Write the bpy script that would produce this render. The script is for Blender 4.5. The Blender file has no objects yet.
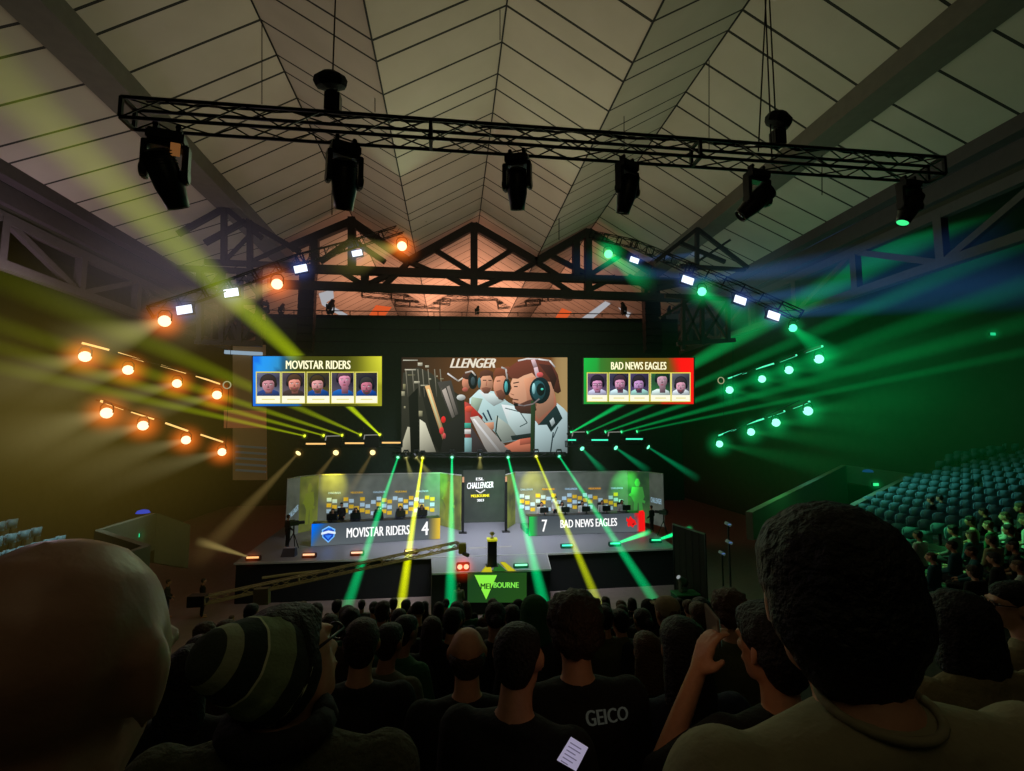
import bpy, bmesh, math, random
from mathutils import Vector, Matrix, Euler, Quaternion
random.seed(7)
PI = math.pi
SC = bpy.context.scene
COL = SC.collection
# ------------------------------------------------------------------ camera
F = 490.0
CAM = Vector((0, 0, 8.6))
PITCH = math.atan(44.5 / F)
YAW = math.atan(60 / F * math.cos(PITCH))
FW = Vector((math.sin(YAW) * math.cos(PITCH), math.cos(YAW) * math.cos(PITCH), math.sin(PITCH)))
RT = Vector((math.cos(YAW), -math.sin(YAW), 0))
UP = RT.cross(FW)
def ray(px, py):
    return FW + RT * ((px - 512) / F) - UP * ((py - 385.5) / F)
def U(px, py, Y):                       # the place on world depth Y seen along a ray
    r = ray(px, py); return CAM + r * (Y / r.y)
def UZ(px, py, z):
    r = ray(px, py); return CAM + r * ((z - CAM.z) / r.z)
def UD(px, py, d):                      # at distance d along the view axis
    return CAM + ray(px, py) * d
cam_d = bpy.data.cameras.new('camera'); cam = bpy.data.objects.new('camera', cam_d); COL.objects.link(cam)
cam_d.sensor_fit = 'HORIZONTAL'; cam_d.sensor_width = 36; cam_d.lens = F * 36 / 1024
cam_d.clip_start = 0.05; cam_d.clip_end = 300
cam.matrix_world = Matrix(((RT.x, UP.x, -FW.x, CAM.x), (RT.y, UP.y, -FW.y, CAM.y), (RT.z, UP.z, -FW.z, CAM.z), (0, 0, 0, 1)))
SC.camera = cam
SC.view_settings.view_transform = 'Standard'
SC.view_settings.look = 'None'
SC.cycles.use_denoising = True
SC.cycles.max_bounces = 5; SC.cycles.volume_bounces = 0
SC.cycles.transparent_max_bounces = 12

# ------------------------------------------------------------------ materials
def lin(c):
    return tuple(((v / 255) / 12.92 if v / 255 <= .04045 else ((v / 255 + .055) / 1.055) ** 2.4) for v in c[:3])
MATS = {}
def mat(name, rgb, rough=.7, metal=0., bump=0., scale=30., var=.0, emit=None, es=1.):
    if name in MATS: return MATS[name]
    m = bpy.data.materials.new(name); m.use_nodes = True; nt = m.node_tree; N = nt.nodes; L = nt.links
    b = N['Principled BSDF']; c = lin(rgb)
    b.inputs['Base Color'].default_value = (*c, 1); b.inputs['Roughness'].default_value = rough; b.inputs['Metallic'].default_value = metal
    if bump or var:
        tc = N.new('ShaderNodeTexCoord'); no = N.new('ShaderNodeTexNoise'); no.inputs['Scale'].default_value = scale; no.inputs['Detail'].default_value = 4
        L.new(tc.outputs['Object'], no.inputs['Vector'])
        if var:
            mx = N.new('ShaderNodeMix'); mx.data_type = 'RGBA'
            mx.inputs['A'].default_value = (*[v * (1 - var) for v in c], 1); mx.inputs['B'].default_value = (*[min(1, v * (1 + var)) for v in c], 1)
            L.new(no.outputs['Fac'], mx.inputs['Factor']); L.new(mx.outputs['Result'], b.inputs['Base Color'])
        if bump:
            bp = N.new('ShaderNodeBump'); bp.inputs['Strength'].default_value = bump; bp.inputs['Distance'].default_value = .02
            L.new(no.outputs['Fac'], bp.inputs['Height']); L.new(bp.outputs['Normal'], b.inputs['Normal'])
    if emit:
        b.inputs['Emission Color'].default_value = (*lin(emit), 1); b.inputs['Emission Strength'].default_value = es
    MATS[name] = m; return m
def emat(name, rgb, s=1.):
    if name in MATS: return MATS[name]
    m = bpy.data.materials.new(name); m.use_nodes = True; nt = m.node_tree; nt.nodes.clear()
    e = nt.nodes.new('ShaderNodeEmission'); o = nt.nodes.new('ShaderNodeOutputMaterial')
    e.inputs[0].default_value = (*lin(rgb), 1); e.inputs[1].default_value = s; nt.links.new(e.outputs[0], o.inputs['Surface'])
    MATS[name] = m; return m
def screen_mat():                       # LED picture: light given off follows the colour stored on the mesh
    if 'led_picture' in MATS: return MATS['led_picture']
    m = bpy.data.materials.new('led_picture'); m.use_nodes = True; nt = m.node_tree; nt.nodes.clear()
    e = nt.nodes.new('ShaderNodeEmission'); o = nt.nodes.new('ShaderNodeOutputMaterial'); a = nt.nodes.new('ShaderNodeAttribute')
    a.attribute_name = 'col'; nt.links.new(a.outputs['Color'], e.inputs[0]); e.inputs[1].default_value = 1.0
    nt.links.new(e.outputs[0], o.inputs['Surface']); MATS['led_picture'] = m; return m
def node_math(nt, op, a, b=None, clamp=False):
    n = nt.nodes.new('ShaderNodeMath'); n.operation = op; n.use_clamp = clamp
    for i, v in enumerate((a, b)):
        if v is None: continue
        if isinstance(v, (int, float)): n.inputs[i].default_value = v
        else: nt.links.new(v, n.inputs[i])
    return n.outputs[0]
def beam_mat(rgb, s, r0, r1, L, fall=1.6, tip=.25):
    """haze lit by a lamp inside a cone: gives off light, thinning out with distance and towards the cone's edge"""
    key = 'beam_%s_%.3f_%.2f_%.2f_%.1f_%.1f' % (rgb, s, r0, r1, L, fall)
    if key in MATS: return MATS[key]
    m = bpy.data.materials.new('lit_haze'); m.use_nodes = True; nt = m.node_tree; nt.nodes.clear()
    e = nt.nodes.new('ShaderNodeEmission'); o = nt.nodes.new('ShaderNodeOutputMaterial'); tc = nt.nodes.new('ShaderNodeTexCoord')
    sp = nt.nodes.new('ShaderNodeSeparateXYZ'); nt.links.new(tc.outputs['Object'], sp.inputs[0])
    z = node_math(nt, 'DIVIDE', sp.outputs[2], L, True)
    r = node_math(nt, 'ADD', node_math(nt, 'MULTIPLY', z, r1 - r0), r0)
    rho2 = node_math(nt, 'ADD', node_math(nt, 'MULTIPLY', sp.outputs[0], sp.outputs[0]), node_math(nt, 'MULTIPLY', sp.outputs[1], sp.outputs[1]))
    q = node_math(nt, 'SUBTRACT', 1.0, node_math(nt, 'DIVIDE', rho2, node_math(nt, 'MULTIPLY', r, r)), True)
    q = node_math(nt, 'POWER', q, 1.3)
    dens = node_math(nt, 'DIVIDE', s * r0 ** fall / r0, node_math(nt, 'POWER', r, fall))
    end = node_math(nt, 'SUBTRACT', 1.0, node_math(nt, 'POWER', z, 3.0), True)
    end = node_math(nt, 'ADD', node_math(nt, 'MULTIPLY', end, 1 - tip), tip)
    st = node_math(nt, 'MULTIPLY', node_math(nt, 'MULTIPLY', dens, q), end)
    nt.links.new(st, e.inputs[1]); e.inputs[0].default_value = (*lin(rgb), 1)
    nt.links.new(e.outputs[0], o.inputs['Volume']); MATS[key] = m; return m
def glow_mat(rgb, s, power=2.5):
    """haze round a lamp or in a region, glowing by itself as if lit: brightest in the middle of a unit ball (object space)"""
    key = 'glow_%s_%.4f_%.1f' % (rgb, s, power)
    if key in MATS: return MATS[key]
    m = bpy.data.materials.new('hanging_haze'); m.use_nodes = True; nt = m.node_tree; nt.nodes.clear()
    e = nt.nodes.new('ShaderNodeEmission'); o = nt.nodes.new('ShaderNodeOutputMaterial'); tc = nt.nodes.new('ShaderNodeTexCoord')
    ln = nt.nodes.new('ShaderNodeVectorMath'); ln.operation = 'LENGTH'; nt.links.new(tc.outputs['Object'], ln.inputs[0])
    q = node_math(nt, 'SUBTRACT', 1.0, ln.outputs['Value'], True)
    st = node_math(nt, 'MULTIPLY', node_math(nt, 'POWER', q, power), s)
    nt.links.new(st, e.inputs[1]); e.inputs[0].default_value = (*lin(rgb), 1)
    nt.links.new(e.outputs[0], o.inputs['Volume']); MATS[key] = m; return m

# ------------------------------------------------------------------ objects
def tag(o, label=None, cat=None, group=None, kind=None):
    if label: o['label'] = label
    if cat: o['category'] = cat
    if group: o['group'] = group
    if kind: o['kind'] = kind
    return o
def empty(name, loc=(0, 0, 0), label=None, cat=None, group=None, rz=0):
    o = bpy.data.objects.new(name, None); COL.objects.link(o); o.location = loc; o.rotation_euler = (0, 0, rz)
    o.empty_display_size = .1
    return tag(o, label, cat, group)
def mk(name, verts, faces, m, parent=None, smooth=False, world=True):
    """mesh object; verts in world space, stored relative to its (unrotated) ancestors"""
    off = Vector((0, 0, 0)); p = parent
    while p is not None and world: off = off + Vector(p.location); p = p.parent
    me = bpy.data.meshes.new(name); me.from_pydata([tuple(Vector(v) - off) for v in verts], [], faces)
    for mm in (m if isinstance(m, (list, tuple)) else [m]): me.materials.append(mm)
    if smooth:
        for pl in me.polygons: pl.use_smooth = True
    o = bpy.data.objects.new(name, me); COL.objects.link(o)
    if parent: o.parent = parent
    return o
class MB:
    def __init__(s): s.v = []; s.f = []
    def add(s, vs, fs):
        n = len(s.v); s.v += [Vector(v) for v in vs]; s.f += [tuple(n + i for i in f) for f in fs]
    def box(s, c, d, R=None):
        c = Vector(c); vs = []
        for x in (-1, 1):
            for y in (-1, 1):
                for z in (-1, 1):
                    p = Vector((x * d[0] / 2, y * d[1] / 2, z * d[2] / 2)); vs.append(c + (R @ p if R else p))
        s.add(vs, [(0, 1, 3, 2), (4, 6, 7, 5), (0, 4, 5, 1), (2, 3, 7, 6), (0, 2, 6, 4), (1, 5, 7, 3)])
    def bar(s, a, b, w, h=None, up=(0, 0, 1)):      # rectangular bar from a to b
        a, b = Vector(a), Vector(b); h = h or w; d = b - a
        if d.length < 1e-5: return
        d.normalize(); upv = Vector(up)
        if abs(d.dot(upv)) > .98: upv = Vector((0, 1, 0))
        x = d.cross(upv).normalized(); z = x.cross(d)
        vs = [p + x * (w / 2 * i) + z * (h / 2 * j) for p in (a, b) for i, j in ((-1, -1), (1, -1), (1, 1), (-1, 1))]
        s.add(vs, [(3, 2, 1, 0), (4, 5, 6, 7), (0, 1, 5, 4), (1, 2, 6, 5), (2, 3, 7, 6), (3, 0, 4, 7)])
    def tube(s, pts, r, n=8, r1=None, cap=True):
        pts = [Vector(p) for p in pts]; r1 = r if r1 is None else r1; rings = []; px = None
        for i, p in enumerate(pts):
            d = (pts[min(i + 1, len(pts) - 1)] - pts[max(i - 1, 0)]).normalized()
            if px is None:
                ref = Vector((0, 0, 1)) if abs(d.z) < .9 else Vector((1, 0, 0)); px = d.cross(ref).normalized()
            else: px = (px - d * px.dot(d)).normalized()
            y = d.cross(px); rr = r + (r1 - r) * i / max(1, len(pts) - 1)
            rings.append([p + (px * math.cos(2 * PI * k / n) + y * math.sin(2 * PI * k / n)) * rr for k in range(n)])
        vs = [v for q in rings for v in q]; fs = []
        for i in range(len(rings) - 1):
            for k in range(n): fs.append((i * n + k, i * n + (k + 1) % n, (i + 1) * n + (k + 1) % n, (i + 1) * n + k))
        if cap: fs += [tuple(reversed(range(n))), tuple(range((len(rings) - 1) * n, len(rings) * n))]
        s.add(vs, fs)
    def lathe(s, prof, c=(0, 0, 0), n=24, R=None):   # (r, z) profile round local z
        c = Vector(c); vs = []; fs = []
        for r, z in prof:
            for k in range(n):
                p = Vector((r * math.cos(2 * PI * k / n), r * math.sin(2 * PI * k / n), z)); vs.append(c + (R @ p if R else p))
        for i in range(len(prof) - 1):
            for k in range(n): fs.append((i * n + k, i * n + (k + 1) % n, (i + 1) * n + (k + 1) % n, (i + 1) * n + k))
        fs += [tuple(reversed(range(n))), tuple(range((len(prof) - 1) * n, len(prof) * n))]
        s.add(vs, fs)
    def slab(s, poly, z0, z1):
        n = len(poly); vs = [(p[0], p[1], z0) for p in poly] + [(p[0], p[1], z1) for p in poly]
        s.add(vs, [tuple(reversed(range(n))), tuple(range(n, 2 * n))] + [(i, (i + 1) % n, n + (i + 1) % n, n + i) for i in range(n)])
    def sheet(s, quad, th, nrm=None):                # thick flat polygon
        q = [Vector(p) for p in quad]
        nn = Vector(nrm) if nrm else (q[1] - q[0]).cross(q[2] - q[0]).normalized()
        n = len(q); vs = [p + nn * (th / 2) for p in q] + [p - nn * (th / 2) for p in q]
        s.add(vs, [tuple(range(n)), tuple(reversed(range(n, 2 * n)))] + [(i, n + i, n + (i + 1) % n, (i + 1) % n) for i in range(n)])
    def build(s, name, m, parent=None, smooth=False, world=True, bevel=0):
        o = mk(name, s.v, s.f, m, parent, smooth, world)
        bm = bmesh.new(); bm.from_mesh(o.data); bmesh.ops.recalc_face_normals(bm, faces=bm.faces)
        if bevel: bmesh.ops.bevel(bm, geom=bm.edges[:], offset=bevel, segments=2, affect='EDGES', clamp_overlap=True)
        bm.to_mesh(o.data); bm.free(); return o
def kids(o): return [c for c in bpy.data.objects if c.parent == o]
def copy_tree(o, parent=None, cache=None):
    c = o.copy(); COL.objects.link(c)
    if parent is not None: c.parent = parent
    for ch in kids(o): copy_tree(ch, c)
    return c
def rot_to(d):
    return Vector(d).to_track_quat('Z', 'Y')
def beam(parent, a, b, r0, r1, rgb, s, fall=1.6, n=20, tip=0., name='light_shaft'):
    """a cone of lit haze from a to b, child of its lamp (parent unrotated)"""
    a, b = Vector(a), Vector(b); L = (b - a).length; m = MB()
    m.lathe([(r0, 0), (r1, L)], n=n)
    o = m.build(name, beam_mat(rgb, s, r0, r1, L, fall, tip), None)
    o.rotation_mode = 'QUATERNION'; o.rotation_quaternion = rot_to(b - a)
    if parent: o.parent = parent; o.location = a - Vector(parent.location)
    else: o.location = a
    o['kind'] = 'stuff'
    return o
def ball(name, loc, r, m, parent=None, seg=16, sc=(1, 1, 1)):
    b = MB(); b.lathe([(math.sin(PI * (i + .02) / (seg // 2 + .04)), -math.cos(PI * (i + .02) / (seg // 2 + .04))) for i in range(seg // 2 + 1)], n=seg)
    o = b.build(name, m, None, True); o.scale = (r * sc[0], r * sc[1], r * sc[2])
    o.location = Vector(loc) - (Vector(parent.location) if parent else Vector((0, 0, 0)))
    if parent: o.parent = parent
    return o

M_black = mat('black_painted_steel', (26, 26, 27), .5, .3, .1, 60)
M_truss = mat('dark_truss_steel', (34, 36, 34), .45, .6)
M_steel = mat('old_roof_steel', (46, 44, 44), .7, .3, .15, 8, .2)
M_cable = mat('black_cable', (14, 14, 14), .8)
M_plastic = mat('black_plastic', (20, 21, 22), .35, 0, .05, 80)
M_conc = mat('rough_concrete', (84, 80, 60), .9, 0, .3, 6, .15)
M_drape = mat('black_drape', (16, 17, 16), .95, 0, .3, 12, .2)

# ------------------------------------------------------------------ roof
def pairZ(p, q, a):          # fold at point a known: same depth, other end of the seam
    return U(q[0], q[1], a.y)
ZC = 14.0
def on_fold_x(px, py, ref):  # depth at which the ray meets the height of a fold line running along Y
    r = ray(px, py); t = (ref.z - CAM.z) / r.z; return CAM + r * t
zc = CAM.z + ZC
c_ = UZ(502, 40, zc); L1 = U(383, 93, c_.y)
l1 = UZ(375, 59, L1.z); L2 = U(240, -25, l1.y)
l2 = UZ(261, 20, L2.z); BL = U(130, 73, l2.y)
bl = UZ(110, 108, BL.z + 0); EL = U(-10, 159, bl.y)
c2 = UZ(504, 3, zc); R1 = U(624, 80, c2.y)
r1 = UZ(624, 80, R1.z); R2 = U(729, 28.5, r1.y)
r2 = UZ(747, 7, R2.z); BR = U(860, 83, r2.y)
br = UZ(898, 78, BR.z); ER = U(988, 139, br.y)
prof = [(EL.x, EL.z), (BL.x, BL.z), (L2.x, L2.z), (L1.x, L1.z), (c_.x, zc), (R1.x, R1.z), (R2.x, R2.z), (BR.x, BR.z), (ER.x, ER.z)]
print('PROFILE', [(round(a, 2), round(b, 2)) for a, b in prof])
YG = 31.0      # gable truss plane
Y0, Y1 = 1.0, 60.0
SEAM0 = 18.73
def ceiling_mat():
    m = bpy.data.materials.new('panelled_ceiling'); m.use_nodes = True; nt = m.node_tree; N = nt.nodes; L = nt.links
    b = N['Principled BSDF']; b.inputs['Roughness'].default_value = .85
    tc = N.new('ShaderNodeTexCoord'); sp = N.new('ShaderNodeSeparateXYZ'); L.new(tc.outputs['Object'], sp.inputs[0])
    y = sp.outputs[1]; lines = None
    for off in (0.0, 1.55, 3.14):
        t = node_math(nt, 'ADD', y, 396 - SEAM0 - off)
        t = node_math(nt, 'MODULO', t, 4.0)
        t = node_math(nt, 'ABSOLUTE', node_math(nt, 'SUBTRACT', t, .2))
        g = node_math(nt, 'LESS_THAN', t, .045)
        lines = g if lines is None else node_math(nt, 'MAXIMUM', lines, g)
    no = N.new('ShaderNodeTexNoise'); no.inputs['Scale'].default_value = .6; no.inputs['Detail'].default_value = 5; L.new(tc.outputs['Object'], no.inputs['Vector'])
    # faint vertical boards
    wv = N.new('ShaderNodeTexWave'); wv.inputs['Scale'].default_value = 1.6; wv.bands_direction = 'X'; wv.inputs['Distortion'].default_value = .4; L.new(tc.outputs['Object'], wv.inputs['Vector'])
    mx = N.new('ShaderNodeMix'); mx.data_type = 'RGBA'; mx.inputs['A'].default_value = (.38, .34, .285, 1); mx.inputs['B'].default_value = (.52, .475, .41, 1)
    f = node_math(nt, 'ADD', node_math(nt, 'MULTIPLY', no.outputs['Fac'], .85), node_math(nt, 'MULTIPLY', wv.outputs['Fac'], .0))
    L.new(f, mx.inputs['Factor'])
    m2 = N.new('ShaderNodeMix'); m2.data_type = 'RGBA'; m2.inputs['B'].default_value = (.012, .012, .01, 1); L.new(mx.outputs['Result'], m2.inputs['A']); L.new(lines, m2.inputs['Factor'])
    L.new(m2.outputs['Result'], b.inputs['Base Color']); return m
n = len(prof)
vs = [(x, Y0, z) for x, z in prof] + [(x, Y1, z) for x, z in prof] + [(x, Y0, z + .5) for x, z in prof] + [(x, Y1, z + .5) for x, z in prof]
fs = [(i, i + 1, n + i + 1, n + i) for i in range(n - 1)] + [(2 * n + i, 3 * n + i, 3 * n + i + 1, 2 * n + i + 1) for i in range(n - 1)]
ceil = mk('ceiling', vs, fs, ceiling_mat()); tag(ceil, kind='structure')
# broad box beams under the outer folds, and eaves beams
M_beam = mat('painted_roof_beam', (96, 92, 84), .8, 0, .15, 3, .2)
for nm, (x, z) in (('trim_1', prof[1]), ('trim_2', prof[7])):
    s = -1 if nm == 'trim_1' else 1
    b = MB(); b.bar((x + s * .55, Y0, z - .35), (x + s * .55, YG + 4, z - .35), 1.15, .7); tag(b.build(nm, M_beam), kind='structure')
for nm, (x, z) in (('trim_3', prof[0]), ('trim_4', prof[8])):
    s = -1 if nm == 'trim_3' else 1
    b = MB(); b.bar((x, Y0, z - .1), (x, YG + 6, z - .1), .5, .6); b.bar((x + s * .75, Y0, z - .75), (x + s * .75, YG + 6, z - .75), .9, .7)
    tag(b.build(nm, mat('dusty_eaves_steel', (74, 67, 70), .8, .1, .1, 4, .2)), kind='structure')
# fold battens (thin dark strips along each ridge and valley)
b = MB()
for (x, z) in prof[2:7]: b.bar((x, Y0, z - .03), (x, Y1, z - .03), .05, .04)
tag(b.build('trim_5', M_cable), kind='structure')
# walls: outside the eaves
XL = prof[0][0] - 9; XR = prof[8][0] + 12
M_wall = mat('dim_side_wall', (62, 60, 52), .95, 0, .2, 1.5, .25)
def boxwall(nm, c, d, m=M_wall):
    b = MB(); b.box(c, d); return tag(b.build(nm, m), kind='structure')
boxwall('wall_left', (XL, 30, 11), (.4, 62, 22)); boxwall('wall_right', (XR, 30, 11), (.4, 62, 22))
M_end = mat('far_end_wall', (80, 72, 64), .9, 0, .1, 1, .2)
boxwall('wall_back', (0, Y1, 12), (XR - XL, .4, 27), M_end)
boxwall('wall_rear', (0, -3, 12), (XR - XL, .4, 27))
b = MB()   # low roofs over the side stands
b.sheet([(XL, -3, 19.5), (prof[0][0] - .6, -3, prof[0][1] - 1.2), (prof[0][0] - .6, Y1, prof[0][1] - 1.2), (XL, Y1, 19.5)], .2)
tag(b.build('ceiling.001', M_wall), kind='structure')
b = MB()
b.sheet([(XR, -3, 18.5), (prof[8][0] + .6, -3, prof[8][1] - 1.2), (prof[8][0] + .6, Y1, prof[8][1] - 1.2), (XR, Y1, 18.5)], .2)
tag(b.build('ceiling.002', M_wall), kind='structure')
M_floor = mat('arena_floor', (128, 110, 104), .55, 0, .08, 3, .2)
b = MB(); b.box(((XL + XR) / 2, 28.5, -.15), (XR - XL, 64, .3)); tag(b.build('floor', M_floor), kind='structure')

# ---- side girders under the eaves (each one thing: chords, posts, diagonals)
M_gird = mat('dusty_girder_steel', (82, 76, 78), .75, .1, .1, 5, .15)
def girder(side):
    x, z = prof[0] if side < 0 else prof[8]
    zl = None
    xx = x + side * .7
    # lower chord seen on the line through (0,264) towards the vanishing point
    r = ray(0, 264) if side < 0 else ray(1024, 236)
    t = xx / r.x; zl = (CAM + r * t).z
    zt = z - 1.5
    root = empty('roof_girder', (xx, 20, zl), 'long steel girder of posts and diagonals under the ' + ('left, warm-lit' if side < 0 else 'right, green-lit') + ' eaves', 'girder', 'eaves girders')
    m = MB(); m.bar((xx, Y0, zl), (xx, YG + 8, zl), .35, .35); m.build('lower_chord', M_gird, root)
    m = MB(); m.bar((xx, Y0, zt), (xx, YG + 8, zt), .3, .4); m.build('upper_chord', M_gird, root)
    k = 0
    for y in range(4, 42, 4):
        m = MB(); m.bar((xx, y, zl), (xx, y, zt), .32, .32, (0, 1, 0)); m.build('post', M_gird, root)
        m = MB(); a, b_ = ((zl, zt) if k % 2 else (zt, zl)); m.bar((xx, y, a), (xx, y + 4, b_), .22, .25); m.build('diagonal', M_gird, root)
        k += 1
    return zl
zl_L = girder(-1); zl_R = girder(1)
print('girder z', zl_L, zl_R, XL, XR)

# ---- gable trusses across the hall at the stage: members listed as seen, all in the plane Y = YG
def gp(px, py, Y=YG): return U(px, py, Y)
def roof_truss(name, label, chords, posts, diags, Y, w=.5, grp='crosswise roof trusses'):
    p0 = gp(*chords[0][0], Y); root = empty(name, p0, label, 'truss', grp)
    for a, c in chords: m = MB(); m.bar(gp(*a, Y), gp(*c, Y), w * .8, w); m.build('chord', M_steel, root)
    for a, c in posts: m = MB(); m.bar(gp(*a, Y), gp(*c, Y), w * .9, w * 1.0, (0, 1, 0)); m.build('post', M_steel, root)
    for a, c in diags: m = MB(); m.bar(gp(*a, Y), gp(*c, Y), w * .6, w * .6, (0, 1, 0)); m.build('diagonal', M_steel, root)
roof_truss('roof_truss', 'peaked dark steel roof truss spanning above the middle of the black screen wall',
    [((284, 268), (700, 283)), ((268, 284), (700, 299)), ((474, 226), (409, 262)), ((474, 226), (536, 262)), ((409, 262), (352, 222)), ((352, 222), (290, 248)),
     ((536, 262), (588, 232)), ((588, 232), (650, 270))],
    [((474, 224), (474, 291)), ((352, 218), (352, 272)), ((365, 272), (365, 286)), ((588, 230), (588, 296)), ((576, 240), (576, 276)), ((652, 270), (652, 296)), ((315, 240), (315, 268))],
    [((474, 274), (435, 250)), ((474, 274), (512, 250)), ((474, 290), (440, 272)), ((474, 290), (512, 274)), ((409, 262), (385, 285)), ((365, 286), (335, 268)), ((365, 286), (400, 270)),
     ((588, 275), (550, 255)), ((588, 276), (620, 256)), ((575, 295), (545, 276)), ((580, 295), (615, 277)), ((409, 262), (440, 275)), ((536, 262), (512, 276)), ((536, 262), (560, 277)),
     ((352, 240), (320, 262)), ((352, 240), (385, 262)), ((652, 290), (628, 276)), ((652, 290), (690, 282))], YG)
roof_truss('roof_truss', 'dark roof truss with tall post rising over the left stage lamps',
    [((225, 208), (178, 234)), ((225, 208), (262, 238)), ((246, 221), (300, 252)), ((246, 221), (205, 243)), ((205, 262), (300, 266)), ((150, 300), (262, 302)), ((178, 268), (262, 272)), ((195, 342), (262, 344))],
    [((224, 206), (224, 262)), ((250, 221), (250, 280)), ((200, 272), (200, 343)), ((222, 270), (222, 343)), ((240, 272), (240, 343)), ((259, 272), (259, 343))],
    [((224, 262), (250, 235)), ((250, 262), (285, 246)), ((200, 272), (222, 300)), ((222, 272), (200, 300)), ((222, 300), (240, 343)), ((240, 300), (222, 343)), ((240, 272), (262, 300)), ((240, 343), (262, 305))], 25.0, .26)
roof_truss('roof_truss', 'dark cross-braced roof truss beside the right end of the screen wall',
    [((697, 229), (655, 262)), ((697, 229), (748, 268)), ((680, 243), (725, 262)), ((665, 296), (745, 300)), ((677, 344), (735, 340)), ((680, 266), (745, 270))],
    [((697, 228), (697, 270)), ((683, 300), (683, 350)), ((702, 298), (702, 345)), ((728, 298), (728, 342))],
    [((683, 300), (702, 343)), ((702, 300), (683, 343)), ((702, 300), (728, 340)), ((728, 300), (702, 342)), ((660, 318), (702, 292)), ((697, 262), (730, 240))], 23.5, .20)
roof_truss('roof_truss', 'thin far roof truss in the orange-lit bay behind the stage',
    [((330, 262), (640, 272)), ((474, 236), (420, 262)), ((474, 236), (530, 264))], [((474, 236), (474, 268))], [((440, 254), (474, 268)), ((510, 254), (474, 268))], 48, .35)
# ------------------------------------------------------------------ flat pictures, lettering
SHADE = 0.0
class Pic:
    """coloured flat shapes in a plane of constant depth, given in pixel coordinates of a crop (ox, oy, scale)"""
    def __init__(s, Y, ox=0, oy=0, sc=1.): s.Y = Y; s.o = (ox, oy, sc); s.v = []; s.f = []; s.c = []; s.clip = None
    def W(s, x, y, layer=0):
        if s.clip: x = min(max(x, s.clip[0]), s.clip[2]); y = min(max(y, s.clip[1]), s.clip[3])
        p = U(s.o[0] + x / s.o[2], s.o[1] + y / s.o[2], s.Y); return p + (CAM - p).normalized() * (.012 * layer)
    def poly(s, pts, col, layer=1):
        n = len(s.v); s.v += [s.W(x, y, layer) for x, y in pts]; s.f.append(tuple(range(n, n + len(pts))))
        if isinstance(col, list): s.c.append(col); return
        if layer < 1: s.c.append([col] * len(pts)); return
        ys = [q[1] for q in pts]; xs = [q[0] for q in pts]; h = max(ys) - min(ys) or 1; w = max(xs) - min(xs) or 1; k = SHADE
        s.c.append([tuple(max(0, min(255, v * (1 + k * (.5 - (y - min(ys)) / h) - k * .5 * ((x - min(xs)) / w - .4)))) for v in col) for x, y in pts])
    def rect(s, x0, y0, x1, y1, col, layer=1): s.poly([(x0, y0), (x1, y0), (x1, y1), (x0, y1)], col, layer)
    def ell(s, cx, cy, rx, ry, col, layer=1, n=20, a=0):
        ca, sa = math.cos(a), math.sin(a)
        s.poly([(cx + rx * math.cos(2 * PI * k / n) * ca - ry * math.sin(2 * PI * k / n) * sa, cy + rx * math.cos(2 * PI * k / n) * sa + ry * math.sin(2 * PI * k / n) * ca) for k in range(n)], col, layer)
    def line(s, pts, w, col, layer=2):
        for (x0, y0), (x1, y1) in zip(pts, pts[1:]):
            d = math.hypot(x1 - x0, y1 - y0) or 1; nx, ny = -(y1 - y0) / d * w / 2, (x1 - x0) / d * w / 2
            s.poly([(x0 + nx, y0 + ny), (x1 + nx, y1 + ny), (x1 - nx, y1 - ny), (x0 - nx, y0 - ny)], col, layer)
    def grid(s, x0, y0, x1, y1, fn, nx=16, ny=8, layer=0):
        for i in range(nx):
            for j in range(ny):
                q = [(x0 + (x1 - x0) * (i + a) / nx, y0 + (y1 - y0) * (j + b) / ny) for a, b in ((0, 0), (1, 0), (1, 1), (0, 1))]
                s.poly(q, [fn((x - x0) / (x1 - x0), (y - y0) / (y1 - y0)) for x, y in q], layer)
    def build(s, name, parent=None, gain=1., m=None):
        o = mk(name, s.v, s.f, m or screen_mat(), parent)
        a = o.data.color_attributes.new('col', 'FLOAT_COLOR', 'CORNER'); k = 0
        for cs in s.c:
            for c in cs: a.data[k].color = (*[v * gain for v in lin(c)], 1); k += 1
        return o
def mixc(a, b, t): t = max(0, min(1, t)); return tuple(x * (1 - t) + y * t for x, y in zip(a, b))
def letters(text, frame, m, name, parent=None, bold=.03, ext=0.0, shear=0., spacing=1.):
    """frame(u, v) -> world point, u along the line 0..1, v up 0..1; the line of text is fitted into it"""
    cu = bpy.data.curves.new('t', 'FONT'); B_ = bold * .9; cu.body = text; cu.offset = 0; cu.shear = shear; cu.space_character = spacing; cu.resolution_u = 3
    to = bpy.data.objects.new('t', cu); COL.objects.link(to); dg = bpy.context.evaluated_depsgraph_get(); dg.update()
    me = to.evaluated_get(dg).to_mesh(); vs = [v.co.copy() for v in me.vertices]; fs = [tuple(p.vertices) for p in me.polygons]
    to.evaluated_get(dg).to_mesh_clear(); bpy.data.objects.remove(to); bpy.data.curves.remove(cu)
    x0 = min(v.x for v in vs); x1 = max(v.x for v in vs); y0 = min(v.y for v in vs); y1 = max(v.y for v in vs)
    w = x1 - x0 + 2 * B_; V_, F_ = [], []                # stems made heavier sideways
    for dx in (0, B_, 2 * B_):
        n0 = len(V_); V_ += [frame((v.x - x0 + dx) / w, (v.y - y0) / (y1 - y0)) for v in vs]; F_ += [tuple(n0 + i for i in f) for f in fs]
    return mk(name, V_, F_, m, parent)
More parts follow.
